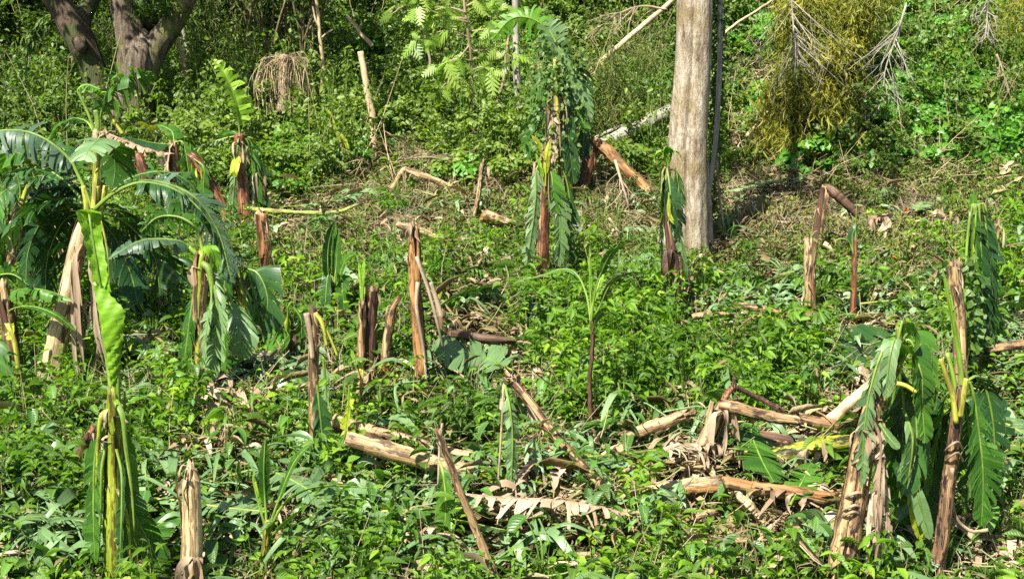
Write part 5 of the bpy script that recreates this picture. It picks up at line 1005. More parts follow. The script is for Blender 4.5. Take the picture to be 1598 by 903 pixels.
b = stump('brown sunlit pseudostem post wrapped in dry twine, right of the folded green leaf', (1500, 640), [(1502, 640), (1500, 570), (1497, 500), (1492, 450), (1490, 412)], [11, 11, 11, 10, 8.5], 'brown', sheaths=5, smat='tan', jag=.1, dY=0)
b = stump('thin greenish stem behind the brown post at right', (1483, 400), [(1480, 430), (1482, 380), (1484, 330)], [3.5, 3.2, 2.5], 'greenstem', sheaths=0, jag=.02, dY=.3)

# ------------------------------------------------------------------ logs on the ground
def log(label, L, r, mat, sheaths=3, smat=None, dry=0, rest=42, jag=.15, foot=None, name='fallen_log'):
    """a stem lying on the weeds; each end at the distance where it shows"""
    r = [v*1.12 for v in r]; m = L[len(L)//2]; b = Bn(name, label, 'log', foot or (m[0], m[1]+rest), group='banana stems lying on the ground')
    b.stem(L, r, mat, sheaths=sheaths, smat=smat, jag=jag, sink=0)
    for p0, p1 in zip(L[:-1], L[1:]): KEEP.append((p0[0], p0[1], p1[0], p1[1], 8, 62))
    for k in range(dry): q = L[1 + k % (len(L)-1)]; b.strips((q[0], q[1], -.1), 3, 40, 'bandry', w=.035)
    return b
log('upper of two crossed fallen stems left of centre, grey brown with black stains', [(520, 658, .1), (570, 672), (630, 688), (700, 706), (780, 722, -.1)], [12, 12, 12, 10.5, 7.5], 'tan', 4, 'dark')
log('lower of two crossed fallen stems left of centre, pale tan and split', [(540, 684, -.2), (590, 698, -.2), (640, 712, -.2), (700, 728, -.25), (770, 740, -.3)], [11, 12.5, 12, 10.5, 7], 'tan', 4, 'tan')
log('mottled yellow green fallen stem wrapped with dead cords, right of centre', [(1178, 722), (1210, 712), (1260, 700), (1300, 693), (1326, 689)], [10, 12, 12.5, 12, 10], 'yelstem', 0, 'yelstem', dry=3)
log('pinkish brown fallen stem below the mottled yellow green one', [(1130, 752), (1190, 762), (1240, 768), (1300, 776)], [9, 10, 10, 8.5], 'orange', 3, 'tan', dry=2)
log('fallen stem draped with a dried grey leaf, lower right of centre', [(965, 780), (1010, 770), (1060, 760), (1120, 752)], [10, 12, 12, 10], 'tan', 3, 'orange')
log('brown sheath bundle lying between the folded stem and the mottled log', [(1130, 712, .1), (1175, 705, .1), (1225, 712, .1)], [9, 10, 8], 'brown', 4, 'tan', dry=2)
log('short tan stem pointing down below the green draped leaf', [(1150, 772), (1172, 792), (1192, 815)], [6, 7, 5], 'cream', 2)
log('twisted papery sheath lying under the draped grey leaf', [(1010, 800), (1060, 806), (1110, 800)], [6, 7, 5], 'tan', 3)
log('pale dry stem lying at the bottom right of centre', [(1080, 856), (1110, 842), (1160, 842), (1225, 838)], [6.5, 6, 6, 5], 'tan', 1)
log('short brown stem lying in weeds just right of the thin upright sapling', [(968, 684), (1000, 672), (1035, 660), (1070, 646)], [8, 9.5, 9.5, 7], 'brown', 3, 'tan')
log('dark bark stem lying under the folded over stem, right of centre', [(1130, 675, .3), (1180, 680, .3), (1240, 690, .3), (1290, 694, .3)], [10, 10, 10, 9], 'brown', 3, 'dark')
log('pale stem propped on the brown heap beside the hanging crown at right', [(1282, 668, -.3), (1312, 640, -.3), (1345, 612, -.3), (1376, 584, -.3)], [8, 8.5, 8, 7], 'cream', 1)
log('brown stem heaped behind the yellow green stem at right', [(1240, 650, .4), (1290, 660, .3), (1330, 660, .3), (1360, 652, .3)], [8, 9, 9, 8], 'brown', 3, 'yelstem')
log('thin sticks of fallen stem at the right edge', [(1530, 720), (1570, 700), (1610, 690)], [6, 6, 6], 'greenstem', 1)
log('pale fallen stem in the clearing right of the pale trunk foot', [(1080, 494), (1110, 491), (1160, 493)], [5, 5, 4], 'tan', 1)
log('tan weathered stem lying before the blunt topped stump', [(1140, 476), (1180, 480), (1225, 490), (1262, 498)], [4.5, 5, 4.5, 4], 'tan', 1)
log('brown stem fallen at the right edge behind the hanging leaves', [(1540, 545), (1570, 540), (1610, 535)], [7, 7, 7], 'brown', 2)
log('flat tan stem lying on the bare soil of the far bank', [(620, 350), (650, 358), (690, 372)], [5, 5.5, 4], 'tan', 1)
log('papery pink bundle of sheaths lying on the far bank', [(755, 335), (775, 342), (800, 350)], [10, 9, 5], 'orange', 4, 'tan')
log('pale fallen frond stalk lying behind the first tall brown stump', [(380, 325), (440, 330), (520, 332), (560, 318)], [3, 3.4, 3, 2], 'greenstem', 0)
b = stump('leaning bare grey brown pole running down to the bottom edge, centre', (770, 905), [(776, 910, -.2), (750, 845), (722, 775), (700, 715), (683, 672)], [7.5, 7, 6, 5.5, 4.5], 'brown', cat='pole', name='leaning_pole', sheaths=1, smat='tan', jag=.05, sink=.1)
b = Bn('fallen_log', 'long mottled stem fallen slantwise right of centre, from the grey leaf down to the weeds', 'log', (985, 835), dY=.9, group='banana stems lying on the ground')
b.stem([(992, 840, -1.), (965, 790, -.5), (925, 742, 0), (880, 695, .6), (835, 638, 1.2), (790, 580, 1.8)], [9, 8.5, 8, 7.5, 7, 6.5], 'purple', sheaths=4, smat='brown', jag=.15)
for x, y, l in ((800, 590, 90), (812, 610, 110)): b.strips((x, y, 1.5), 3, l, 'bandry', w=.02)
b.petiole([(792, 582, 1.7), (830, 640, 1.2), (870, 720, .6)], (2, 1.5), 'ribdry', 'dry_strip')
# folded over stem right of centre
b = stump('thick fibrous stem folded over at a sharp elbow, right of centre', (1080, 745), [(1078, 742), (1092, 710), (1108, 675), (1122, 640), (1128, 630)], [15, 14, 12, 10.5, 9], 'tan', sheaths=6, smat='cream', jag=.02)
b.stem([(1124, 630, -.05), (1150, 636, -.1), (1195, 648, -.1), (1245, 656, -.1)], [9.5, 10, 9.5, 8], 'tan', sheaths=3, smat='brown', jag=.1, sink=0, name='bent_top')
b.stem([(1128, 626, .1), (1136, 612, .15), (1145, 601, .2)], [4.5, 5, 3], 'red', sheaths=1, sink=0, name='side_sheath'); b.stem([(1143, 602, .2), (1175, 616, .3), (1220, 640, .3)], [3, 4, 4], 'dark', sheaths=1, sink=0, name='side_sheath')
b.strips((1128, 640, -.1), 10, 75, 'bandry', w=.022); b.strips((1105, 690, -.1), 6, 50, 'bandry', w=.02); b.strips((1090, 735, -.15), 8, 40, 'bandry', w=.03); b.strips((1150, 640, 0), 4, 50, 'bandry', w=.02)

# ------------------------------------------------------------------ banana plants, centre and right
b = Bn('banana_plant', 'tall collapsed banana crown wrapped in climbers, hanging in the middle of the far bank', 'banana plant', (878, 330), dY=.3, group=GP)
b.stem([(880, 345), (882, 280), (880, 200), (874, 130), (868, 85)], [13, 12, 11, 9, 7], 'dark', sheaths=3, jag=.02, smat='greenstem')
b.leaf([(868, 92), (862, 62), (845, 38), (820, 27), (795, 32), (768, 62)], 22, 'banbright', droop=.9, tear=.85, nst=24, start=.22, rib='rib', rnd=.0)
b.leaf([(872, 130, -.1), (868, 95, -.2), (862, 60, -.3), (856, 30, -.3)], 24, 'banpale', droop=.5, tear=.9, nst=18, start=.2, vee=-.2)
b.leaf([(856, 45, -.3), (875, 80, -.35), (895, 120, -.35), (915, 160, -.35), (922, 190, -.3)], 18, 'banpale', droop=1.2, tear=.9, nst=22, start=.1)
b.leaf([(868, 95), (850, 110, -.1), (838, 150, -.15), (830, 200, -.15), (822, 250, -.15)], 22, 'ban', droop=1.3, tear=.8, nst=24, start=.1)
b.leaf([(870, 90, -.1), (858, 130, -.25), (852, 190, -.3), (850, 250, -.3)], 22, 'ban', droop=1.3, tear=.8, nst=22, start=.1)
b.leaf([(872, 90, -.1), (882, 150, -.25), (888, 220, -.3), (895, 285, -.3)], 30, 'bandark', droop=1.4, tear=.3, nst=16, start=.15)
b.leaf([(874, 92, .1), (900, 100, .2), (912, 170, .2), (908, 250, .2)], 26, 'bandark', droop=1.3, tear=.8, nst=22, start=.1)
b.leaf([(874, 92, 0), (895, 140, -.1), (905, 180, -.1), (918, 205, -.1)], 20, 'ban', droop=1.1, tear=.9, nst=18, start=.2)
b.leaf([(870, 100, -.2), (864, 170, -.4), (862, 260, -.4)], 14, 'bandry', droop=1.3, tear=.8, nst=14, start=.1, rib='ribdry')
b.petiole([(866, 90, -.3), (868, 140, -.4), (872, 200, -.4)], (3.4, 2.6), 'ribyel'); b.strips((865, 150, -.3), 6, 90, 'bandry', w=.03, spread=.2)
a = Acc(); r = np.random.default_rng(21); n = 520; c = spline(b.ps([(862, 75, -.35), (866, 130, -.4), (858, 190, -.4), (862, 240, -.35)]), 40)
pos = c[r.integers(0, 40, n)] + r.normal(0, 1, (n, 3))*[.28, .10, .2]; leaves(a, T_HEART, pos, rdir(r, n, -1, 0), np.array([0, -1., .6])+r.normal(0, .4, (n, 3)), .11*r.uniform(.5, 1.3, n), .08, r.uniform(.3, 1, n)); build(a, 'climber_leaves', M['crownleaf'], b.o)
# in front of it
b = Bn('banana_plant', 'brown stemmed plant with pale serrated leaves hanging to the ground below the climber wrapped crown', 'banana plant', (846, 452), group=GP)
b.stem([(846, 452), (846, 400), (848, 340), (850, 290), (852, 240)], [9.5, 10, 9.5, 9, 7], 'red', sheaths=3, jag=.02, smat='brown')
b.leaf([(850, 255), (838, 262, -.1), (836, 310, -.15), (830, 360, -.15), (820, 425, -.15)], 17, 'banpale', droop=.9, tear=.95, nst=26, start=.1, rnd=1.)
b.leaf([(852, 255), (866, 262, -.05), (872, 310, -.1), (874, 360, -.1), (872, 415, -.1)], 20, 'banpale', droop=1.1, tear=.95, nst=26, start=.15)
b.leaf([(853, 255, .1), (878, 265, .15), (890, 320, .2), (888, 380, .2), (884, 420, .2)], 24, 'bandark', droop=1.2, tear=.7, nst=24, start=.1)
b.leaf([(853, 250, -.1), (862, 280, -.15), (864, 330, -.15)], 22, 'ban', droop=1.2, tear=.4, nst=12, start=.1)
b.leaf([(850, 250, -.2), (840, 225, -.25), (830, 212, -.3)], 5, 'banyel', droop=.5, tear=.2, nst=6, start=.2, rib='ribyel'); b.leaf([(851, 290, -.15), (853, 250, -.2), (858, 218, -.2)], 5, 'banyel', droop=.3, tear=.2, nst=6, start=.2, rib='ribyel'); b.leaf([(849, 290, -.15), (843, 262, -.2), (836, 240, -.2)], 4, 'banbright', droop=.3, tear=.2, nst=6, start=.2)
b.strips((846, 250, -.1), 6, 70, 'bandry', w=.03); b.strips((858, 240, .1), 4, 60, 'bandry', w=.03)
# right one, before the pale trunk
b = Bn('banana_plant', 'slim banana plant with leaves folded down its stem, standing before the pale trunk', 'banana plant', (1056, 492), group=GP)
b.stem([(1057, 492), (1054, 440), (1048, 380), (1042, 320), (1040, 260)], [6.5, 8, 8.5, 8, 6], 'brown', sheaths=4, jag=.02, smat='dark')
b.leaf([(1041, 262), (1034, 270, -.1), (1032, 320, -.12), (1032, 380, -.12), (1033, 440, -.1)], 12, 'ban', droop=1.4, tear=.5, nst=20, start=.08, rnd=.2)
b.leaf([(1042, 262), (1052, 285, -.1), (1056, 340, -.1), (1066, 400, -.05), (1068, 445, 0)], 13, 'banpale', droop=1.2, tear=.9, nst=22, start=.35, rnd=.4)
b.leaf([(1041, 262, -.1), (1046, 300, -.2), (1050, 360, -.2)], 16, 'bandark', droop=1.4, tear=.3, nst=12, start=.1)
b.leaf([(1043, 265, 0), (1056, 270, .05), (1060, 320, .05), (1060, 370, .05)], 14, 'bandark', droop=1.4, tear=.5, nst=14, start=.1)
b.leaf([(1044, 300, -.25), (1044, 330, -.28), (1052, 350, -.28)], 5, 'banyel', droop=1.3, tear=.2, nst=6, start=.1)
for dx in (-9, -3, 4, 9): b.leaf([(1042, 262, -.05), (1042+dx*.6, 238, -.1), (1042+dx*1.8, 228+abs(dx), -.15), (1042+dx*2.6, 245+abs(dx), -.15)], 5, 'banbright', droop=.8, tear=.4, nst=8, start=.1)
b.strips((1050, 390, -.1), 3, 60, 'dark', w=.03); b.strips((1062, 420, 0), 3, 40, 'bandry', w=.03)

# thin upright young plants
def sprout(label, foot, L, r, lv, mat='dark', dY=0.):
    b = Bn('banana_sapling', label, 'banana sapling', foot, dY=dY, group='young banana shoots'); b.stem(L, r, mat, sheaths=1, jag=.01, seg=10)
    for l in lv: b.leaf(*l[:2], l[2], **(l[3] if len(l) > 3 else {}))
    return b
K = dict(droop=.3, tear=.1, nst=10, start=.25)
sprout('thin upright sapling with dark lower stem and arching narrow leaves at the centre', (924, 682), [(924, 682), (920, 600), (924, 540), (923, 490)], [4.2, 3.6, 3.2, 2.6],
       [([(923, 495), (921, 440), (920, 383)], 2.5, 'banbright', dict(droop=.1, tear=0, nst=6, start=.3)), ([(923, 500), (930, 450, -.1), (945, 410, -.2), (962, 385, -.3), (990, 374, -.4)], 8, 'ban', dict(droop=.5, tear=.2, nst=12, start=.42, rib='rib')),
        ([(923, 510), (915, 460, .1), (900, 428, .2), (878, 420, .3), (845, 430, .4), (808, 438, .4)], 4, 'ban', dict(droop=.6, tear=.2, nst=12, start=.35)), ([(923, 500), (926, 470), (938, 430, .1), (941, 400, .2)], 5, 'banbright', K), ([(924, 505), (935, 480, -.1), (955, 440, -.2), (985, 426, -.3), (1015, 428, -.3)], 5, 'bandark', K), ([(924, 520), (932, 495, -.2), (948, 482, -.3), (955, 500, -.3)], 6, 'bandark', K)])
sprout('thin upright sapling with one stiff green blade right of the blunt tan stump', (1330, 502), [(1330, 502), (1332, 450), (1333, 400), (1335, 370)], [5.5, 5, 4, 2.5],
       [([(1335, 375), (1336, 340), (1337, 312)], 4, 'ban', dict(droop=.1, tear=0, nst=6, start=.1)), ([(1333, 400), (1325, 378), (1312, 372), (1300, 378)], 3, 'banbright', K), ([(1333, 410), (1330, 370), (1338, 350)], 8, 'bandark', K)], 'red')
sprout('clump of narrow upright dark green leaves left of the tall spike', (520, 500), [(520, 510), (519, 470), (519, 440)], [4, 4, 3],
       [([(519, 470), (512, 420, -.1), (513, 380, -.1), (522, 345, -.1)], 10, 'bandark', K), ([(520, 470), (530, 430, -.1), (540, 405, -.15), (555, 395, -.2)], 9, 'ban', K), ([(519, 465), (526, 400), (524, 350)], 9, 'ban', K), ([(520, 450), (512, 430, -.1), (508, 470, -.2), (504, 500, -.2)], 16, 'bandark', dict(droop=1, tear=.3, nst=10, start=.2)), ([(521, 450), (532, 430, -.1), (536, 465, -.15), (538, 490, -.15)], 14, 'ban', dict(droop=1, tear=.3, nst=10, start=.2))])
sprout('foreground shoot with long strap leaves, left of the leaning bottom pole', (412, 905), [(410, 905), (414, 850), (418, 810)], [7, 6, 5],
       [([(417, 830), (414, 780), (412, 730, -.1), (414, 685, -.15)], 9, 'ban', K), ([(419, 825), (435, 780), (460, 720, -.1), (488, 690, -.15)], 9, 'ban', K), ([(420, 830), (440, 790, -.1), (475, 765, -.2), (520, 757, -.3), (585, 762, -.4)], 9, 'ban', K), ([(417, 830), (405, 790), (395, 745), (398, 735)], 6, 'banbright', K), ([(421, 838), (445, 815, -.2), (470, 795, -.3)], 7, 'ban', K)], 'greenstem')
sprout('short sprout of stiff leaves standing up behind the tall hanging crown, left', (372, 480), [(378, 470), (378, 440)], [3, 2.5], [([(378, 450), (376, 420), (374, 395)], 5, 'bandark', K), ([(378, 450), (384, 425), (392, 410)], 5, 'ban', K)], dY=.5)
sprout('light green folded leaf stub standing on the far bank left of centre', (640, 225), [(640, 225), (646, 190), (653, 155)], [4, 3.6, 3], [([(653, 158), (660, 165, -.1), (670, 178, -.2)], 5, 'banbright', K), ([(640, 220, -.05), (646, 190, -.05), (653, 156, -.05)], 6, 'banbright', dict(droop=.2, tear=0, nst=6, start=.05))], 'greenpole', dY=1.)
sprout('yellow streaked broken shoot leaning on the far bank', (540, 280), [(545, 285), (535, 240), (522, 195), (514, 178)], [4, 3.6, 3, 1.5], [([(522, 200), (515, 182, -.05), (508, 170, -.05)], 5, 'banyel', K), ([(528, 215), (524, 240, -.1), (526, 270, -.1)], 10, 'bandark', dict(droop=1, tear=.4, nst=10, start=.1)), ([(520, 200), (536, 215, -.1), (545, 240, -.1)], 4, 'banyel', K), ([(530, 220), (512, 232, -.1), (498, 240, -.2)], 8, 'ban', K), ([(526, 220, .1), (512, 262, 0), (508, 300, 0)], 14, 'bandark', dict(droop=1, tear=.4, nst=10, start=.1))], 'greenstem', dY=.6)
sprout('bright small shoot at the centre beside the dark grey fallen leaf', (685, 478), [(685, 478), (684, 468)], [3, 2], [([(684, 475), (683, 462), (681, 452)], 3, 'banyel', K), ([(684, 475), (688, 462), (690, 455)], 3, 'banyel', K)])
sprout('low spiky shoot on the wilted heap at the right', (1470, 345), [(1484, 405), (1482, 350), (1481, 320)], [4, 3, 2], [([(1481, 330), (1474, 305), (1470, 290)], 4, 'ban', K), ([(1481, 330), (1490, 310), (1500, 300)], 4, 'banbright', K)], 'greenpole', dY=1.)
sprout('small folded shoot in the weeds at the left of the crossed logs', (552, 640), [(556, 660, 0), (560, 610), (562, 575)], [4, 4, 3], [([(562, 580), (553, 560), (548, 545)], 3, 'banbright', K), ([(562, 580), (560, 560), (566, 590, -.1)], 4, 'banyel', K)], 'tan')

# hanging pale leaf in front, centre
b = Bn('banana_leaf', 'light green banana leaf hanging upright behind the leaning bottom pole', 'leaf', (700, 850)); b.leaf([(686, 720), (692, 740, -.1), (696, 780, -.1), (694, 830, -.1), (690, 870, -.1)], 20, 'ban', droop=.6, tear=.6, nst=20, start=.05, rnd=.9, name='blade'); b.petiole([(690, 660), (686, 700), (684, 760)], (2, 2), 'twig', 'stalk')
b = Bn('banana_leaf', 'pale shredded banana leaf hanging beside the slanting fallen log', 'leaf', (795, 780)); b.leaf([(788, 600), (796, 640, -.1), (800, 690, -.1), (797, 770, -.1)], 15, 'banpale', droop=.7, tear=.9, nst=20, start=.1, rnd=.4, name='blade'); b.petiole([(786, 600), (782, 680), (776, 770)], (2, 1.6), 'ribdry', 'stalk')
b = Bn('banana_leaf', 'shrivelled yellow green leaf hung beside the slim dark stump', 'leaf', (540, 740)); b.leaf([(545, 600), (544, 640), (538, 690), (540, 735)], 12, 'banyel', droop=1.2, tear=.9, nst=18, start=.05, rnd=.1, name='blade')
b = Bn('banana_leaf', 'pair of curled light green leaf pieces against the slim dark stump', 'leaf', (510, 690)); b.leaf([(504, 560), (508, 600), (510, 650), (508, 690)], 12, 'banpale', droop=1., tear=.6, nst=12, start=.05, name='blade')
b = Bn('banana_leaf', 'broad dark leaf hanging behind the slim dark stump', 'leaf', (500, 760), dY=.4); b.leaf([(495, 600), (500, 650), (504, 700), (500, 760)], 22, 'bandark', droop=1., tear=.4, nst=12, start=.05, name='blade')
b = Bn('banana_leaf', 'drooping yellowed olive leaf left of the slim dark stump', 'leaf', (450, 570)); b.leaf([(456, 470), (450, 480), (448, 510), (446, 545)], 9, 'banyel', droop=1., tear=.5, nst=10, start=.05, rnd=0., name='blade'); b.leaf([(458, 478), (470, 500), (470, 540)], 12, 'ban', droop=1, tear=.3, nst=8, start=.1, name='blade')

# right foreground: old stem wrapped in dead leaves
b = Bn('banana_plant', 'thick foreground stem at right wrapped in papery dead leaves, pale leaves drooping over it', 'banana plant', (1312, 925), group=GP)
b.stem([(1308, 930), (1320, 850), (1332, 780), (1345, 710), (1358, 650), (1376, 600), (1396, 560)], [26, 23, 20, 18, 14, 10, 8], 'purple', sheaths=7, smat='tan', jag=.02)
for x, y, d, n, l in ((1364, 655, -.05, 10, 95), (1370, 700, -.05, 8, 120), (1376, 760, -.05, 8, 130), (1345, 670, -.2, 5, 40)): b.strips((x, y, d), n, l, 'bandry', w=.02, spread=.09)
b.leaf([(1362, 650, -.1), (1374, 690, -.15), (1372, 760, -.15), (1372, 830, -.1), (1370, 905, -.1)], 15, 'bandry', droop=1.2, tear=.9, nst=24, start=.05, rib='ribdry', rnd=.7)
b.leaf([(1362, 650, 0), (1352, 690, -.1), (1372, 720, -.1), (1384, 800, -.05), (1380, 890, -.05)], 12, 'bandry', droop=1.3, tear=.9, nst=20, start=.05, rib='ribdry', rnd=.9)
for k, (y, dx) in enumerate(((700, -4), (718, -2), (770, 2), (790, 0), (800, 3))):
    x = 1348 - (y-700)*.19; b.petiole([(x-17, y+8, -.02), (x-8, y+2, -.14), (x+4, y-2, -.15), (x+16, y+3+dx, -.05)], 2.4, 'ribdry', 'dead_cord')
b.leaf([(1398, 562), (1390, 540, -.1), (1372, 560, -.15), (1352, 640, -.2), (1344, 760, -.2)], 22, 'banpale', droop=1., tear=.9, nst=28, start=.12, rnd=.35)
b.leaf([(1398, 560, -.1), (1396, 530, -.15), (1388, 560, -.25), (1382, 620, -.25)], 20, 'banpale', droop=.9, tear=.4, nst=10, start=.1)
b.leaf([(1400, 560), (1412, 525, -.05), (1428, 518, -.1), (1440, 560, -.15), (1442, 650, -.15)], 32, 'ban', droop=.6, tear=.25, nst=12, start=.15, rnd=.6)
b.leaf([(1400, 560, -.1), (1418, 530, -.15), (1436, 570, -.2), (1440, 640, -.2), (1444, 690, -.2)], 24, 'ban', droop=.9, tear=.8, nst=22, start=.3, rnd=.6)
b.petiole([(1382, 625, -.15), (1392, 600, -.2), (1412, 601, -.22), (1430, 612, -.25)], (4.5, 3.5), 'ribyel'); b.petiole([(1400, 580), (1403, 550), (1402, 510)], (6, 3), 'ribyel'); b.petiole([(1395, 590, -.1), (1400, 540, -.1), (1408, 500, -.1)], (3.5, 2), 'rib')
b.petiole([(1372, 620), (1384, 602), (1402, 575)], (8, 6), 'rib')
b.leaf([(1372, 660, -.3), (1385, 680, -.35), (1402, 700, -.4)], 16, 'banpale', droop=.2, tear=0, nst=5, start=.05, rnd=.2)
b.leaf([(1400, 570, .2), (1410, 620, .25), (1408, 700, .3), (1402, 790, .3)], 40, 'bandark', droop=.9, tear=.3, nst=14, start=.05)
b.leaf([(1402, 570, .2), (1425, 620, .25), (1430, 700, .2), (1412, 770, .1)], 34, 'ban', droop=.9, tear=.3, nst=12, start=.2, rnd=.2)
for L, w, m_, sd in (([(1398, 600, .3), (1392, 640, .35), (1398, 700, .35), (1406, 780, .3)], 34, 'ban', 3), ([(1402, 575, -.12), (1420, 548, -.2), (1437, 580, -.25), (1440, 620, -.25)], 30, 'ban', 4), ([(1410, 640, .1), (1424, 680, 0), (1420, 730, 0), (1412, 770, 0)], 26, 'banpale', 5), ([(1404, 600, .5), (1440, 640, .6), (1450, 720, .6), (1440, 800, .6)], 46, 'bandark', 6)):
    b.leaf(L, w, m_, droop=.3, tear=.35, nst=12, start=.08)
# second right foreground
b = Bn('banana_plant', 'slender purple and tan stemmed banana plant in the right foreground, green leaves hanging behind', 'banana plant', (1458, 925), dY=.25, group=GP)
b.stem([(1455, 930), (1470, 840), (1480, 760), (1488, 700), (1495, 650), (1500, 600)], [14, 12.5, 11.5, 10.5, 9, 6], 'purple', sheaths=4, smat='purple', jag=.02)
b.leaf([(1501, 605), (1499, 570), (1492, 530, 0), (1482, 470, -.05), (1471, 420, -.05)], 5, 'banbright', droop=.2, tear=0, nst=6, start=.1, ribr=.03, rnd=.4)
b.petiole([(1492, 660, -.1), (1487, 620, -.1), (1478, 590, -.1), (1468, 560, -.1)], (4.5, 4), 'ribyel'); b.petiole([(1498, 650, -.08), (1504, 615, -.1), (1508, 590, -.1)], (5, 4), 'ribyel'); b.petiole([(1493, 655), (1490, 600), (1478, 550)], (4, 4), 'rib')
b.leaf([(1500, 600, .1), (1515, 600, .1), (1526, 660, .1), (1534, 740, .1), (1532, 820, .1)], 34, 'ban', droop=.8, tear=.8, nst=26, start=.1, rnd=.4)
b.leaf([(1500, 600, .2), (1530, 590, .3), (1550, 660, .35), (1552, 760, .35)], 34, 'bandark', droop=.9, tear=.8, nst=24, start=.1)
b.leaf([(1498, 600, .2), (1476, 620, .25), (1462, 690, .3), (1448, 770, .3)], 34, 'ban', droop=.8, tear=.3, nst=12, start=.1, rnd=.7)
b.leaf([(1498, 610, .3), (1480, 660, .4), (1470, 750, .5), (1462, 830, .5)], 40, 'bandark', droop=.9, tear=.3, nst=12, start=.1)
b.leaf([(1500, 605, .25), (1512, 680, .35), (1514, 780, .4)], 32, 'bandark', droop=1, tear=.5, nst=14, start=.1)
b.leaf([(1440, 600, .1), (1432, 700, .1), (1424, 780, .0), (1440, 850, 0)], 16, 'banyel', droop=.9, tear=.5, nst=10, start=.4, rnd=0.)
b.leaf([(1425, 740, 0), (1432, 770, -.1), (1440, 800, -.1), (1452, 840, -.1)], 16, 'banpale', droop=.4, tear=.1, nst=6, start=.05, rnd=.3)
for y in (695, 712): 
    x = 1489; b.petiole([(x-14, y+8, -.02), (x-6, y, -.12), (x+6, y-6, -.12), (x+14, y+8, -.02)], 1.8, 'ribdry', 'dead_cord')
b.petiole([(1486, 730, -.1), (1489, 800, .1), (1515, 828, .1), (1542, 826, 0)], (3, 3), 'ribdry', 'dead_cord')
b = Bn('dark_banana_crown', 'banana plant with blackish green shredded leaves hanging behind the brown post at right', 'banana plant', (1525, 600), dY=.3, group=GP)
b.stem([(1522, 600), (1522, 500), (1521, 400), (1520, 330)], [9, 9, 8, 6], 'dark', sheaths=2, jag=.02)
for (x, m_, w, d) in ((1512, 'bandark', 16, .0), (1530, 'bandark', 24, -.1), (1540, 'bandark', 24, .1), (1522, 'ban', 18, -.2), (1546, 'ban', 20, .2)):
    b.leaf([(1520, 335, d), ((1520+x)/2+2, 318, d), (x, 370, d), (x+3, 450, d), (x+(x-1520)*.3, 550, d)], w, m_, droop=1.3, tear=.9, nst=28, start=.12, rnd=.15)
b.leaf([(1521, 340), (1519, 320), (1519, 298)], 6, 'ban', droop=.3, tear=.3, nst=8, start=.1); b.leaf([(1519, 420, -.3), (1517, 380, -.3), (1521, 340, -.3)], 5, 'banbright', droop=.3, tear=0, nst=6, start=.05); b.petiole([(1510, 470, -.2), (1508, 400, -.25), (1514, 330, -.2)], (2.6, 2.2), 'rib')
a = Acc(); r = np.random.default_rng(24); n = 140; c = spline(b.ps([(1488, 400, -.5), (1505, 430, -.5), (1510, 480, -.4), (1520, 560, -.4)]), 30)
pos = c[r.integers(0, 30, n)] + r.normal(0, 1, (n, 3))*[.14, .08, .12]; leaves(a, T_HEART, pos, rdir(r, n, -1, 0), np.array([0, -1., .6])+r.normal(0, .4, (n, 3)), .13*r.uniform(.5, 1.3, n), .1, r.uniform(.3, 1, n)); build(a, 'climber_leaves', M['crownleaf'], b.o)

b = Bn('banana_plant', 'young banana plant of broad bright leaves half hidden between the two right foreground stems', 'banana plant', (1440, 890), dY=.9, group=GP); b.stem([(1442, 890), (1444, 800), (1446, 740)], [7, 6, 5], 'greenstem', sheaths=1, jag=.02)
for L, w, m_ in (([(1446, 745), (1436, 690, 0), (1440, 640, 0), (1452, 600, 0)], 20, 'ban'), ([(1446, 750), (1420, 730, -.1), (1405, 760, -.1), (1400, 830, -.1)], 26, 'ban'), ([(1446, 750), (1470, 720, 0), (1478, 760, -.1), (1470, 830, -.1)], 24, 'bandark'), ([(1446, 745, -.1), (1450, 700, -.2), (1436, 720, -.3), (1424, 790, -.3)], 18, 'banbright')): b.leaf(L, w, m_, droop=.4, tear=.3, nst=12, start=.15)
b = Bn('banana_plant', 'banana plant at the right edge with broad leaves sagging over the weeds', 'banana plant', (1590, 800), dY=.8, group=GP); b.stem([(1592, 800), (1590, 740), (1586, 690)], [9, 8, 7], 'greenstem', sheaths=2, jag=.02)
for L, w, m_ in (([(1586, 695), (1560, 672, -.1), (1535, 690, -.2), (1520, 740, -.2)], 34, 'banpale'), ([(1586, 695), (1575, 720, -.2), (1568, 770, -.2), (1562, 820, -.2)], 40, 'ban'), ([(1586, 695), (1605, 680), (1630, 700), (1650, 760)], 34, 'ban'), ([(1588, 695, .2), (1560, 640, .3), (1530, 640, .3), (1510, 680, .3)], 34, 'bandark')): b.leaf(L, w, m_, droop=.5, tear=.4, nst=14, start=.15, rib='ribyel')

# ------------------------------------------------------------------ fallen leaves, each a thing
def fleaf(label, L, w, mat='banpale', h=.28, droop=.15, tear=.3, nst=16, rib='rib', rnd=None, vee=.05, roll=0., start=.1, **kw):
    """a banana leaf lying on the weeds: L in seen places, each resting h above the ground there"""
    P3 = []
    for q in L:
        g = G(q[0], q[1] + 14*(h/.28)); P3.append(g + np.array([0, 0, h]) - np.array([0, .0, 0]))
    for p0, p1 in zip(L[:-1], L[1:]): KEEP.append((p0[0], p0[1], p1[0], p1[1], w*.5+6, w*.5+45))
    m = P3[len(P3)//2]; base = np.array([m[0], m[1], float(terr(m[0], m[1]))]); t = thing('fallen_banana_leaf', label, 'leaf', base, 'fallen banana leaves')
    seed = int(L[0][0]*3 + L[0][1]); blade(t, P3, w/F*m[1], mat, rib, droop, tear, nst, roll, start, seed=seed, vee=vee, rnd=rnd, name='blade', s0=np.cross(nrm(P3[-1]-P3[0]), [0, 0, 1.]) , **kw)
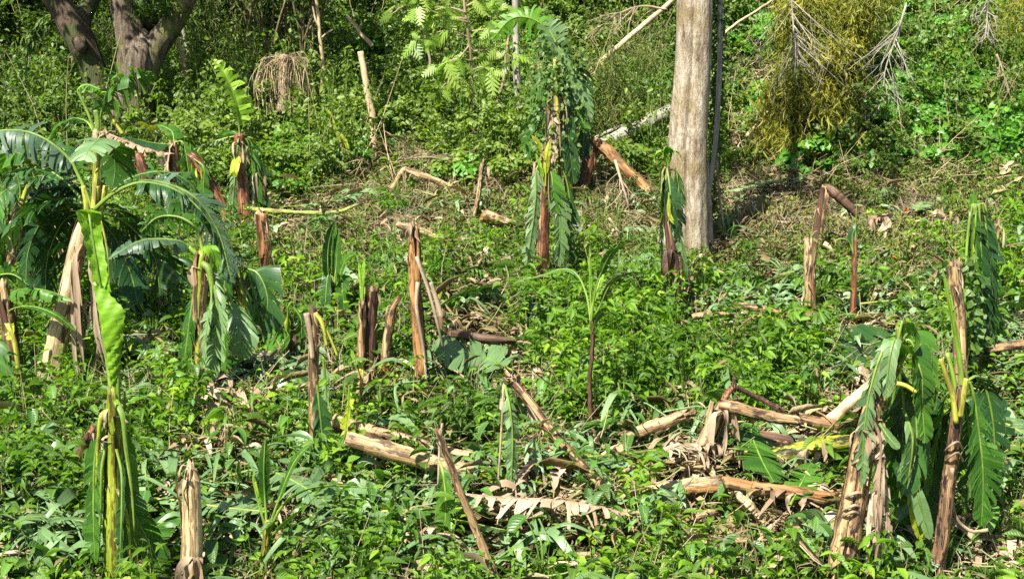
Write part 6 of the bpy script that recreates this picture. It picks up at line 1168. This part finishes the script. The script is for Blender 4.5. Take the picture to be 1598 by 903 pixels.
FL = [
 ('large grey green leaf lying tilted right of the tall spike', [(680, 500), (715, 480), (750, 470), (782, 466)], 36, 'bandark', dict(tear=.1, rnd=.9, h=.4, roll=.5)),
 ('broad grey green leaf flopped over a brown stub below the black wet log', [(800, 610), (760, 590), (715, 580), (675, 575)], 40, 'banpale', dict(tear=.5, rnd=.1, h=.5, roll=.5, droop=.3)),
 ('square cut blue green leaf piece lying left of the hanging crown at right', [(1395, 545), (1360, 560), (1330, 568), (1298, 560)], 40, 'bandark', dict(tear=.05, rnd=1., h=.4, roll=.7, start=.02)),
 ('pale grey leaf lying in weeds left of the blunt tan stump', [(1180, 462), (1205, 450), (1240, 446)], 26, 'banpale', dict(tear=.4, rnd=.7, h=.35, roll=.4)),
 ('long leaf with a yellow midrib lying along the weeds below the folded stem', [(860, 752), (930, 745), (1000, 738), (1075, 728), (1120, 722)], 22, 'ban', dict(tear=.3, rnd=.7, rib='ribyel', h=.4, droop=.3)),
 ('bright green leaf bent over the yellow green log', [(1180, 700), (1170, 715), (1185, 760), (1205, 800)], 40, 'ban', dict(tear=.5, rnd=.6, h=.5, roll=.3)),
 ('dark leaf draped over the logs right of centre', [(1100, 735), (1130, 712), (1160, 702), (1180, 705)], 34, 'ban', dict(tear=.5, rnd=.5, h=.5, droop=.6)),
 ('greyish shredded leaf with curled strips lying left of the slim dark stump', [(405, 585), (440, 600), (470, 612), (510, 620)], 26, 'banpale', dict(tear=.95, nst=24, rnd=.5, h=.35, rib='ribyel', droop=.4)),
 ('upright oval green leaf standing left of the slim dark stump', [(445, 590), (436, 565), (420, 548), (408, 540)], 20, 'ban', dict(tear=0, rnd=.8, h=.5, roll=.9)),
 ('silver green leaf crumpled behind the bright folded leaf stem', [(290, 570), (250, 565), (215, 556), (190, 548)], 26, 'banpale', dict(tear=.2, rnd=.8, h=.42, roll=.4, droop=.5)),
 ('dark curled leaf lying beneath the pale hanging leaves', [(330, 590), (370, 588), (410, 590)], 22, 'bandark', dict(tear=.2, rnd=.5, h=.42)),
 ('shadowed grey leaf lying at the bottom right of the leaning pole', [(690, 850), (730, 858), (780, 870), (820, 880)], 36, 'bandark', dict(tear=.3, rnd=.9, h=.42, roll=.5)),
 ('dry brown comb of a leaf lying at the bottom centre', [(700, 818), (780, 826), (860, 832), (930, 842), (980, 855)], 42, 'bandry', dict(tear=.95, nst=24, rnd=.6, h=.5, rib='ribdry', droop=1.)),
 ('dried grey leaf fan flopped over the stem right of centre', [(1030, 755), (1065, 742), (1100, 738)], 52, 'bandry', dict(tear=.95, nst=14, rnd=.8, h=.55, rib='ribdry', droop=.9)),
 ('crumpled tan dead leaf hanging below the pinkish log', [(1255, 775), (1268, 790), (1280, 812)], 22, 'bandry', dict(tear=.3, nst=6, rnd=.8, h=.42, rib='ribdry', droop=.6)),
 ('large blue green leaf with spread midribs at the right edge', [(1530, 690), (1570, 715), (1610, 740)], 62, 'banpale', dict(tear=.6, rnd=.1, h=.6, rib='ribyel')),
 ('dark cut leaf at the right edge beside the brown fallen log', [(1545, 505), (1575, 500), (1615, 500)], 26, 'bandark', dict(tear=.4, rnd=.9, h=.5, roll=.5)),
 ('silvery leaf curled in the weeds low at the right edge', [(1565, 600), (1590, 585), (1620, 580)], 26, 'banpale', dict(tear=.4, rnd=.7, h=.4, roll=.3)),
 ('heap of silver green leaf strips at lower left of centre', [(360, 780), (410, 770), (460, 790), (520, 830)], 46, 'banpale', dict(tear=.95, nst=26, rnd=.4, h=.42, droop=.3)),
 ('long strip leaf with yellow rib lying behind the cream pointed stump', [(210, 818), (280, 820), (350, 832), (420, 840)], 30, 'banpale', dict(tear=.8, rnd=.3, h=.42, rib='ribyel', nst=22)),
 ('leaf with pale midrib lying under the crossed logs, lower centre', [(595, 832), (640, 830), (700, 828), (770, 822)], 24, 'ban', dict(tear=.7, rnd=.8, h=.35, rib='ribyel')),
 ('long grey strips of leaf lying at the bottom left corner', [(10, 870), (60, 850), (130, 855), (190, 870)], 34, 'banpale', dict(tear=.8, rnd=.2, h=.42, nst=22)),
 ('dark leaf lying flat at the lower left between the two foreground stems', [(215, 905), (240, 870), (270, 850), (300, 850)], 34, 'ban', dict(tear=.3, rnd=.5, h=.42)),
 ('yellow ribbed leaf lying on the ground right of the dark upright leaves', [(1340, 495), (1400, 490), (1466, 488)], 12, 'bandark', dict(tear=.6, rnd=.6, h=.42, rib='ribyel')),
 ('weathered white leaf caught in the twigs beside the thin sapling', [(960, 455), (990, 435), (1018, 410)], 16, 'banpale', dict(tear=.9, rnd=1., h=.35)),
 ('long pale leaf lying on the wilted heap right of the pale trunk', [(1110, 318), (1160, 305), (1210, 294), (1260, 288)], 12, 'banpale', dict(tear=.9, rnd=1., h=.5, nst=22)),
 ('pale leaf lying behind the orange brown stump on the left', [(425, 335), (465, 332), (520, 325), (575, 308)], 10, 'banpale', dict(tear=.7, rnd=.8, h=.4)),
 ('grey green curled leaf on the heap left of the dark hanging crown', [(1425, 345), (1440, 330), (1450, 328)], 14, 'banpale', dict(tear=.4, rnd=.5, h=.5)),
 ('leaf with upright curl in weeds above the pale propped log', [(1290, 520), (1320, 512), (1360, 518)], 22, 'ban', dict(tear=.4, rnd=.5, h=.42)),
 ('shiny leaf lying low between the folded stem and the foreground trunk', [(1230, 830), (1255, 780), (1262, 760)], 26, 'ban', dict(tear=.4, rnd=.7, h=.42)),
]
for L in FL: fleaf(L[0], L[1], L[2], L[3], **L[4])
b = Bn('dead_flower_head', 'pale dried leaf bundle hanging on the wilted heap at right', 'dead leaf', (1370, 385), dY=.2); b.strips((1372, 338, -.1), 10, 32, 'bandry', w=.06, spread=.16); b.petiole([(1372, 340), (1380, 362), (1405, 382)], (4, 2.6), 'ribdry', 'stalk')
for i, (x, y) in enumerate([(1414, 327), (1365, 380), (1396, 401), (1447, 401), (1543, 310), (1408, 372)]):
    b = Bn('orange_flower', 'small orange blossom, %s' % ['topmost left on the wilted heap', 'beside the pale dried leaf bundle', 'below the pale dried leaf bundle', 'nearest the brown post', 'close to the right edge above the leaves', 'between the dried bundle and the brown post'][i], 'flower', (x, y+6), dY=-.2, group='orange blossoms')
    a = Acc(); r = np.random.default_rng(i); n = 9; pos = np.repeat(b.p(x, y)[None], n, 0); 
    if i == 0: M['petal'] = mat_leaf('orange_petal', [(0, (.5, .06, .01)), (.5, (.7, .14, .015)), (1, (.8, .25, .03))], .5, .3, 0, (1, .8, .5), inst=False)
    leaves(a, T_HEART, pos, rdir(r, n, -.3, .8), rdir(r, n, 0, 1), .055, .05, r.uniform(0, 1, n)); build(a, 'petals', M['petal'], b.o); b.petiole([(x, y), (x+1, y+10)], .8, 'greenpole', 'stalk')

# ------------------------------------------------------------------ leafy seedlings large enough to pick apart
GSD = 'broad leaved seedlings in the foreground'
def seedling(r, h=.6, nl=9, ls=.24, wr=.46, mat='broad2', tm=T_BIG):
    base = np.zeros(3); t = thing('leafy_seedling', 'x', 'seedling', base, GSD); top = np.array([*r.normal(0, .06, 2), h]); pts = spline([[0, 0, -.1], [0, 0, h*.5], top], 10)
    a = Acc(); tube(a, pts, np.linspace(.008, .004, 10), 5, rnd=.4, r=r); build(a, 'stem', M['greenpole'], t)
    for i in range(nl):
        p = pts[min(9, 3 + int(i/nl*7))]; an = i*2.4 + r.normal(0, .3); d = np.array([math.cos(an), math.sin(an), r.uniform(-.5, .35)]); l = ls*r.uniform(.6, 1.15); e = p + d*np.array([1, 1, .4])*l*.3 + [0, 0, .03]
        a = Acc(); leaves(a, tm, [e], [d + np.array([0, 0, -.35])], [[0, 0, 1.]], l, l*wr, np.array([r.uniform(0, 1)])); tube(a, np.array([p, (p+e)/2+[0, 0, .01], e]), .003, 4, capend=False, rnd=.2, r=r); build(a, 'leaf', M[mat], t)
    return t
M['broad2'] = mat_leaf('seedling_leaf', [(0, (.022, .085, .022)), (.5, (.050, .165, .030)), (1, (.11, .27, .04))], .30, .35, 9, vein=.6, inst=False)
rs = np.random.default_rng(99)
protos = [seedling(rs), seedling(rs, .8, 12, .21), seedling(rs, .5, 8, .28, .5), seedling(rs, .35, 6, .26, .8, tm=T_HEART)]
def copy_thing(o):
    c = o.copy(); COL.objects.link(c)
    for ch in o.children:
        d = ch.copy(); COL.objects.link(d); d.parent = c
    return c
SEED = [(95, 850, 2, 'glossy seedling with long veined leaves beside the foreground mottled stem, left'), (45, 790, 1, 'tall seedling with drooping leaves near the left edge'), (245, 800, 2, 'seedling with ribbed leaves between the mottled stem and cream stump'), (262, 735, 3, 'dusky heart shaped leaf plant above the cream stump'),
 (345, 715, 0, 'leafy seedling right above the cream stump'), (440, 700, 1, 'tall seedling with hanging leaves left of the slim dark stump'), (465, 690, 2, 'seedling with folded leaves against the slim dark stump'), (600, 860, 0, 'leafy seedling below the crossed logs'), (655, 890, 1, 'seedling at the bottom edge left of the leaning pole'),
 (830, 850, 2, 'seedling with veined leaves at the bottom before the dry leaf comb'), (910, 770, 1, 'tall seedling beside the lower end of the slanting log'), (935, 820, 0, 'leafy seedling at bottom centre'), (1010, 850, 1, 'seedling with big leaves left of the bottom dry log'), (1090, 895, 2, 'seedling at the bottom edge below the pale dry log'),
 (1165, 885, 0, 'seedling at the bottom edge between the dry log and the thick trunk'), (1140, 800, 0, 'seedling growing over the draped fallen log'), (1225, 640, 1, 'tall seedling right of the folded stem'), (1200, 570, 1, 'bushy seedling in weeds above the folded stem'), (1240, 545, 2, 'broad seedling in the weeds below the blunt tan stump'),
 (1235, 880, 1, 'seedling hugging the foot of the thick wrapped trunk'), (40, 690, 0, 'leafy seedling at the left edge above the tall drooping one'), (300, 650, 1, 'seedling below the arching frond plant'), (240, 650, 2, 'large leaved seedling right of the top of the mottled stem'), (560, 800, 0, 'seedling under the lower crossed log'), (720, 640, 1, 'bushy seedling under the tall spike'),
 (770, 700, 0, 'leafy seedling behind the crossed logs'), (870, 640, 0, 'seedling beside the slanting log'), (1000, 600, 1, 'seedling right of the thin upright sapling'), (1060, 570, 0, 'seedling in the middle of the dense weeds'), (1440, 870, 3, 'bright heart leaved plant between the two right foreground stems'), (1420, 810, 2, 'light green seedling between the two right foreground stems'),
 (1560, 860, 0, 'seedling at the lower right corner'), (520, 870, 2, 'seedling at the bottom edge right of the strap leaved shoot'), (340, 880, 0, 'seedling beside the foot of the cream stump'), (150, 890, 1, 'seedling at the foot of the mottled stem'), (30, 895, 2, 'seedling in the bottom left corner'), (740, 790, 0, 'seedling right of the leaning pole'), (985, 700, 2, 'wide leaved seedling below the thin upright sapling'),
 (100, 640, 0, 'seedling in front of the leaning tan trunk'), (150, 610, 2, 'grey green leaved seedling behind the mottled stem top'), (690, 570, 3, 'light round leaved plant between the spike and the short dark stump'), (620, 500, 3, 'round leaved plant behind the bent reddish stump'), (880, 730, 1, 'seedling overhanging the slanting log'), (1390, 640, 0, 'seedling hidden by the drooping pale leaves')]
used = set()
for i, (x, y, k, lab) in enumerate(SEED):
    o = protos[k] if k not in used else copy_thing(protos[k]); used.add(k); g = G(x, y+30); o.location = (g[0], g[1], float(terr(g[0], g[1]))); o.rotation_euler = (rs.normal(0, .12), rs.normal(0, .12), rs.uniform(0, 6.28)); s = rs.uniform(.85, 1.2); o.scale = (s, s, s); o['label'] = lab; ROOTS.append(o)

KEEP += [(1282, 700, 1376, 640, 6, 40), (1125, 660, 1245, 690, 6, 40), (700, 524, 802, 532, 8, 75), (900, 262, 1048, 195, 5, 55), (212, 215, 212, 255, 22, 10), (160, 215, 165, 255, 16, 10), (444, 185, 446, 215, 30, 10), (585, 240, 583, 270, 12, 10), (900, 256, 1048, 180, 5, 22), (908, 300, 925, 235, 8, 10), (925, 235, 1020, 305, 5, 25), (600, 312, 634, 270, 4, 12), (634, 270, 712, 300, 4, 12), (585, 235, 580, 190, 8, 4), (880, 345, 880, 200, 20, 4), (440, 175, 446, 120, 14, 8), (374, 330, 380, 250, 14, 6), (210, 205, 214, 120, 18, 4), (1290, 330, 1340, 340, 5, 25), (1415, 100, 1440, 50, 6, 4), (992, 850, 790, 590, 10, 40), (700, 528, 802, 536, 5, 30), (1060, 745, 1180, 760, 20, 50), (1290, 850, 1400, 905, 60, 60), (1440, 850, 1500, 905, 40, 50), (1078, 742, 1128, 700, 10, 30)]
undergrowth(); hillside()
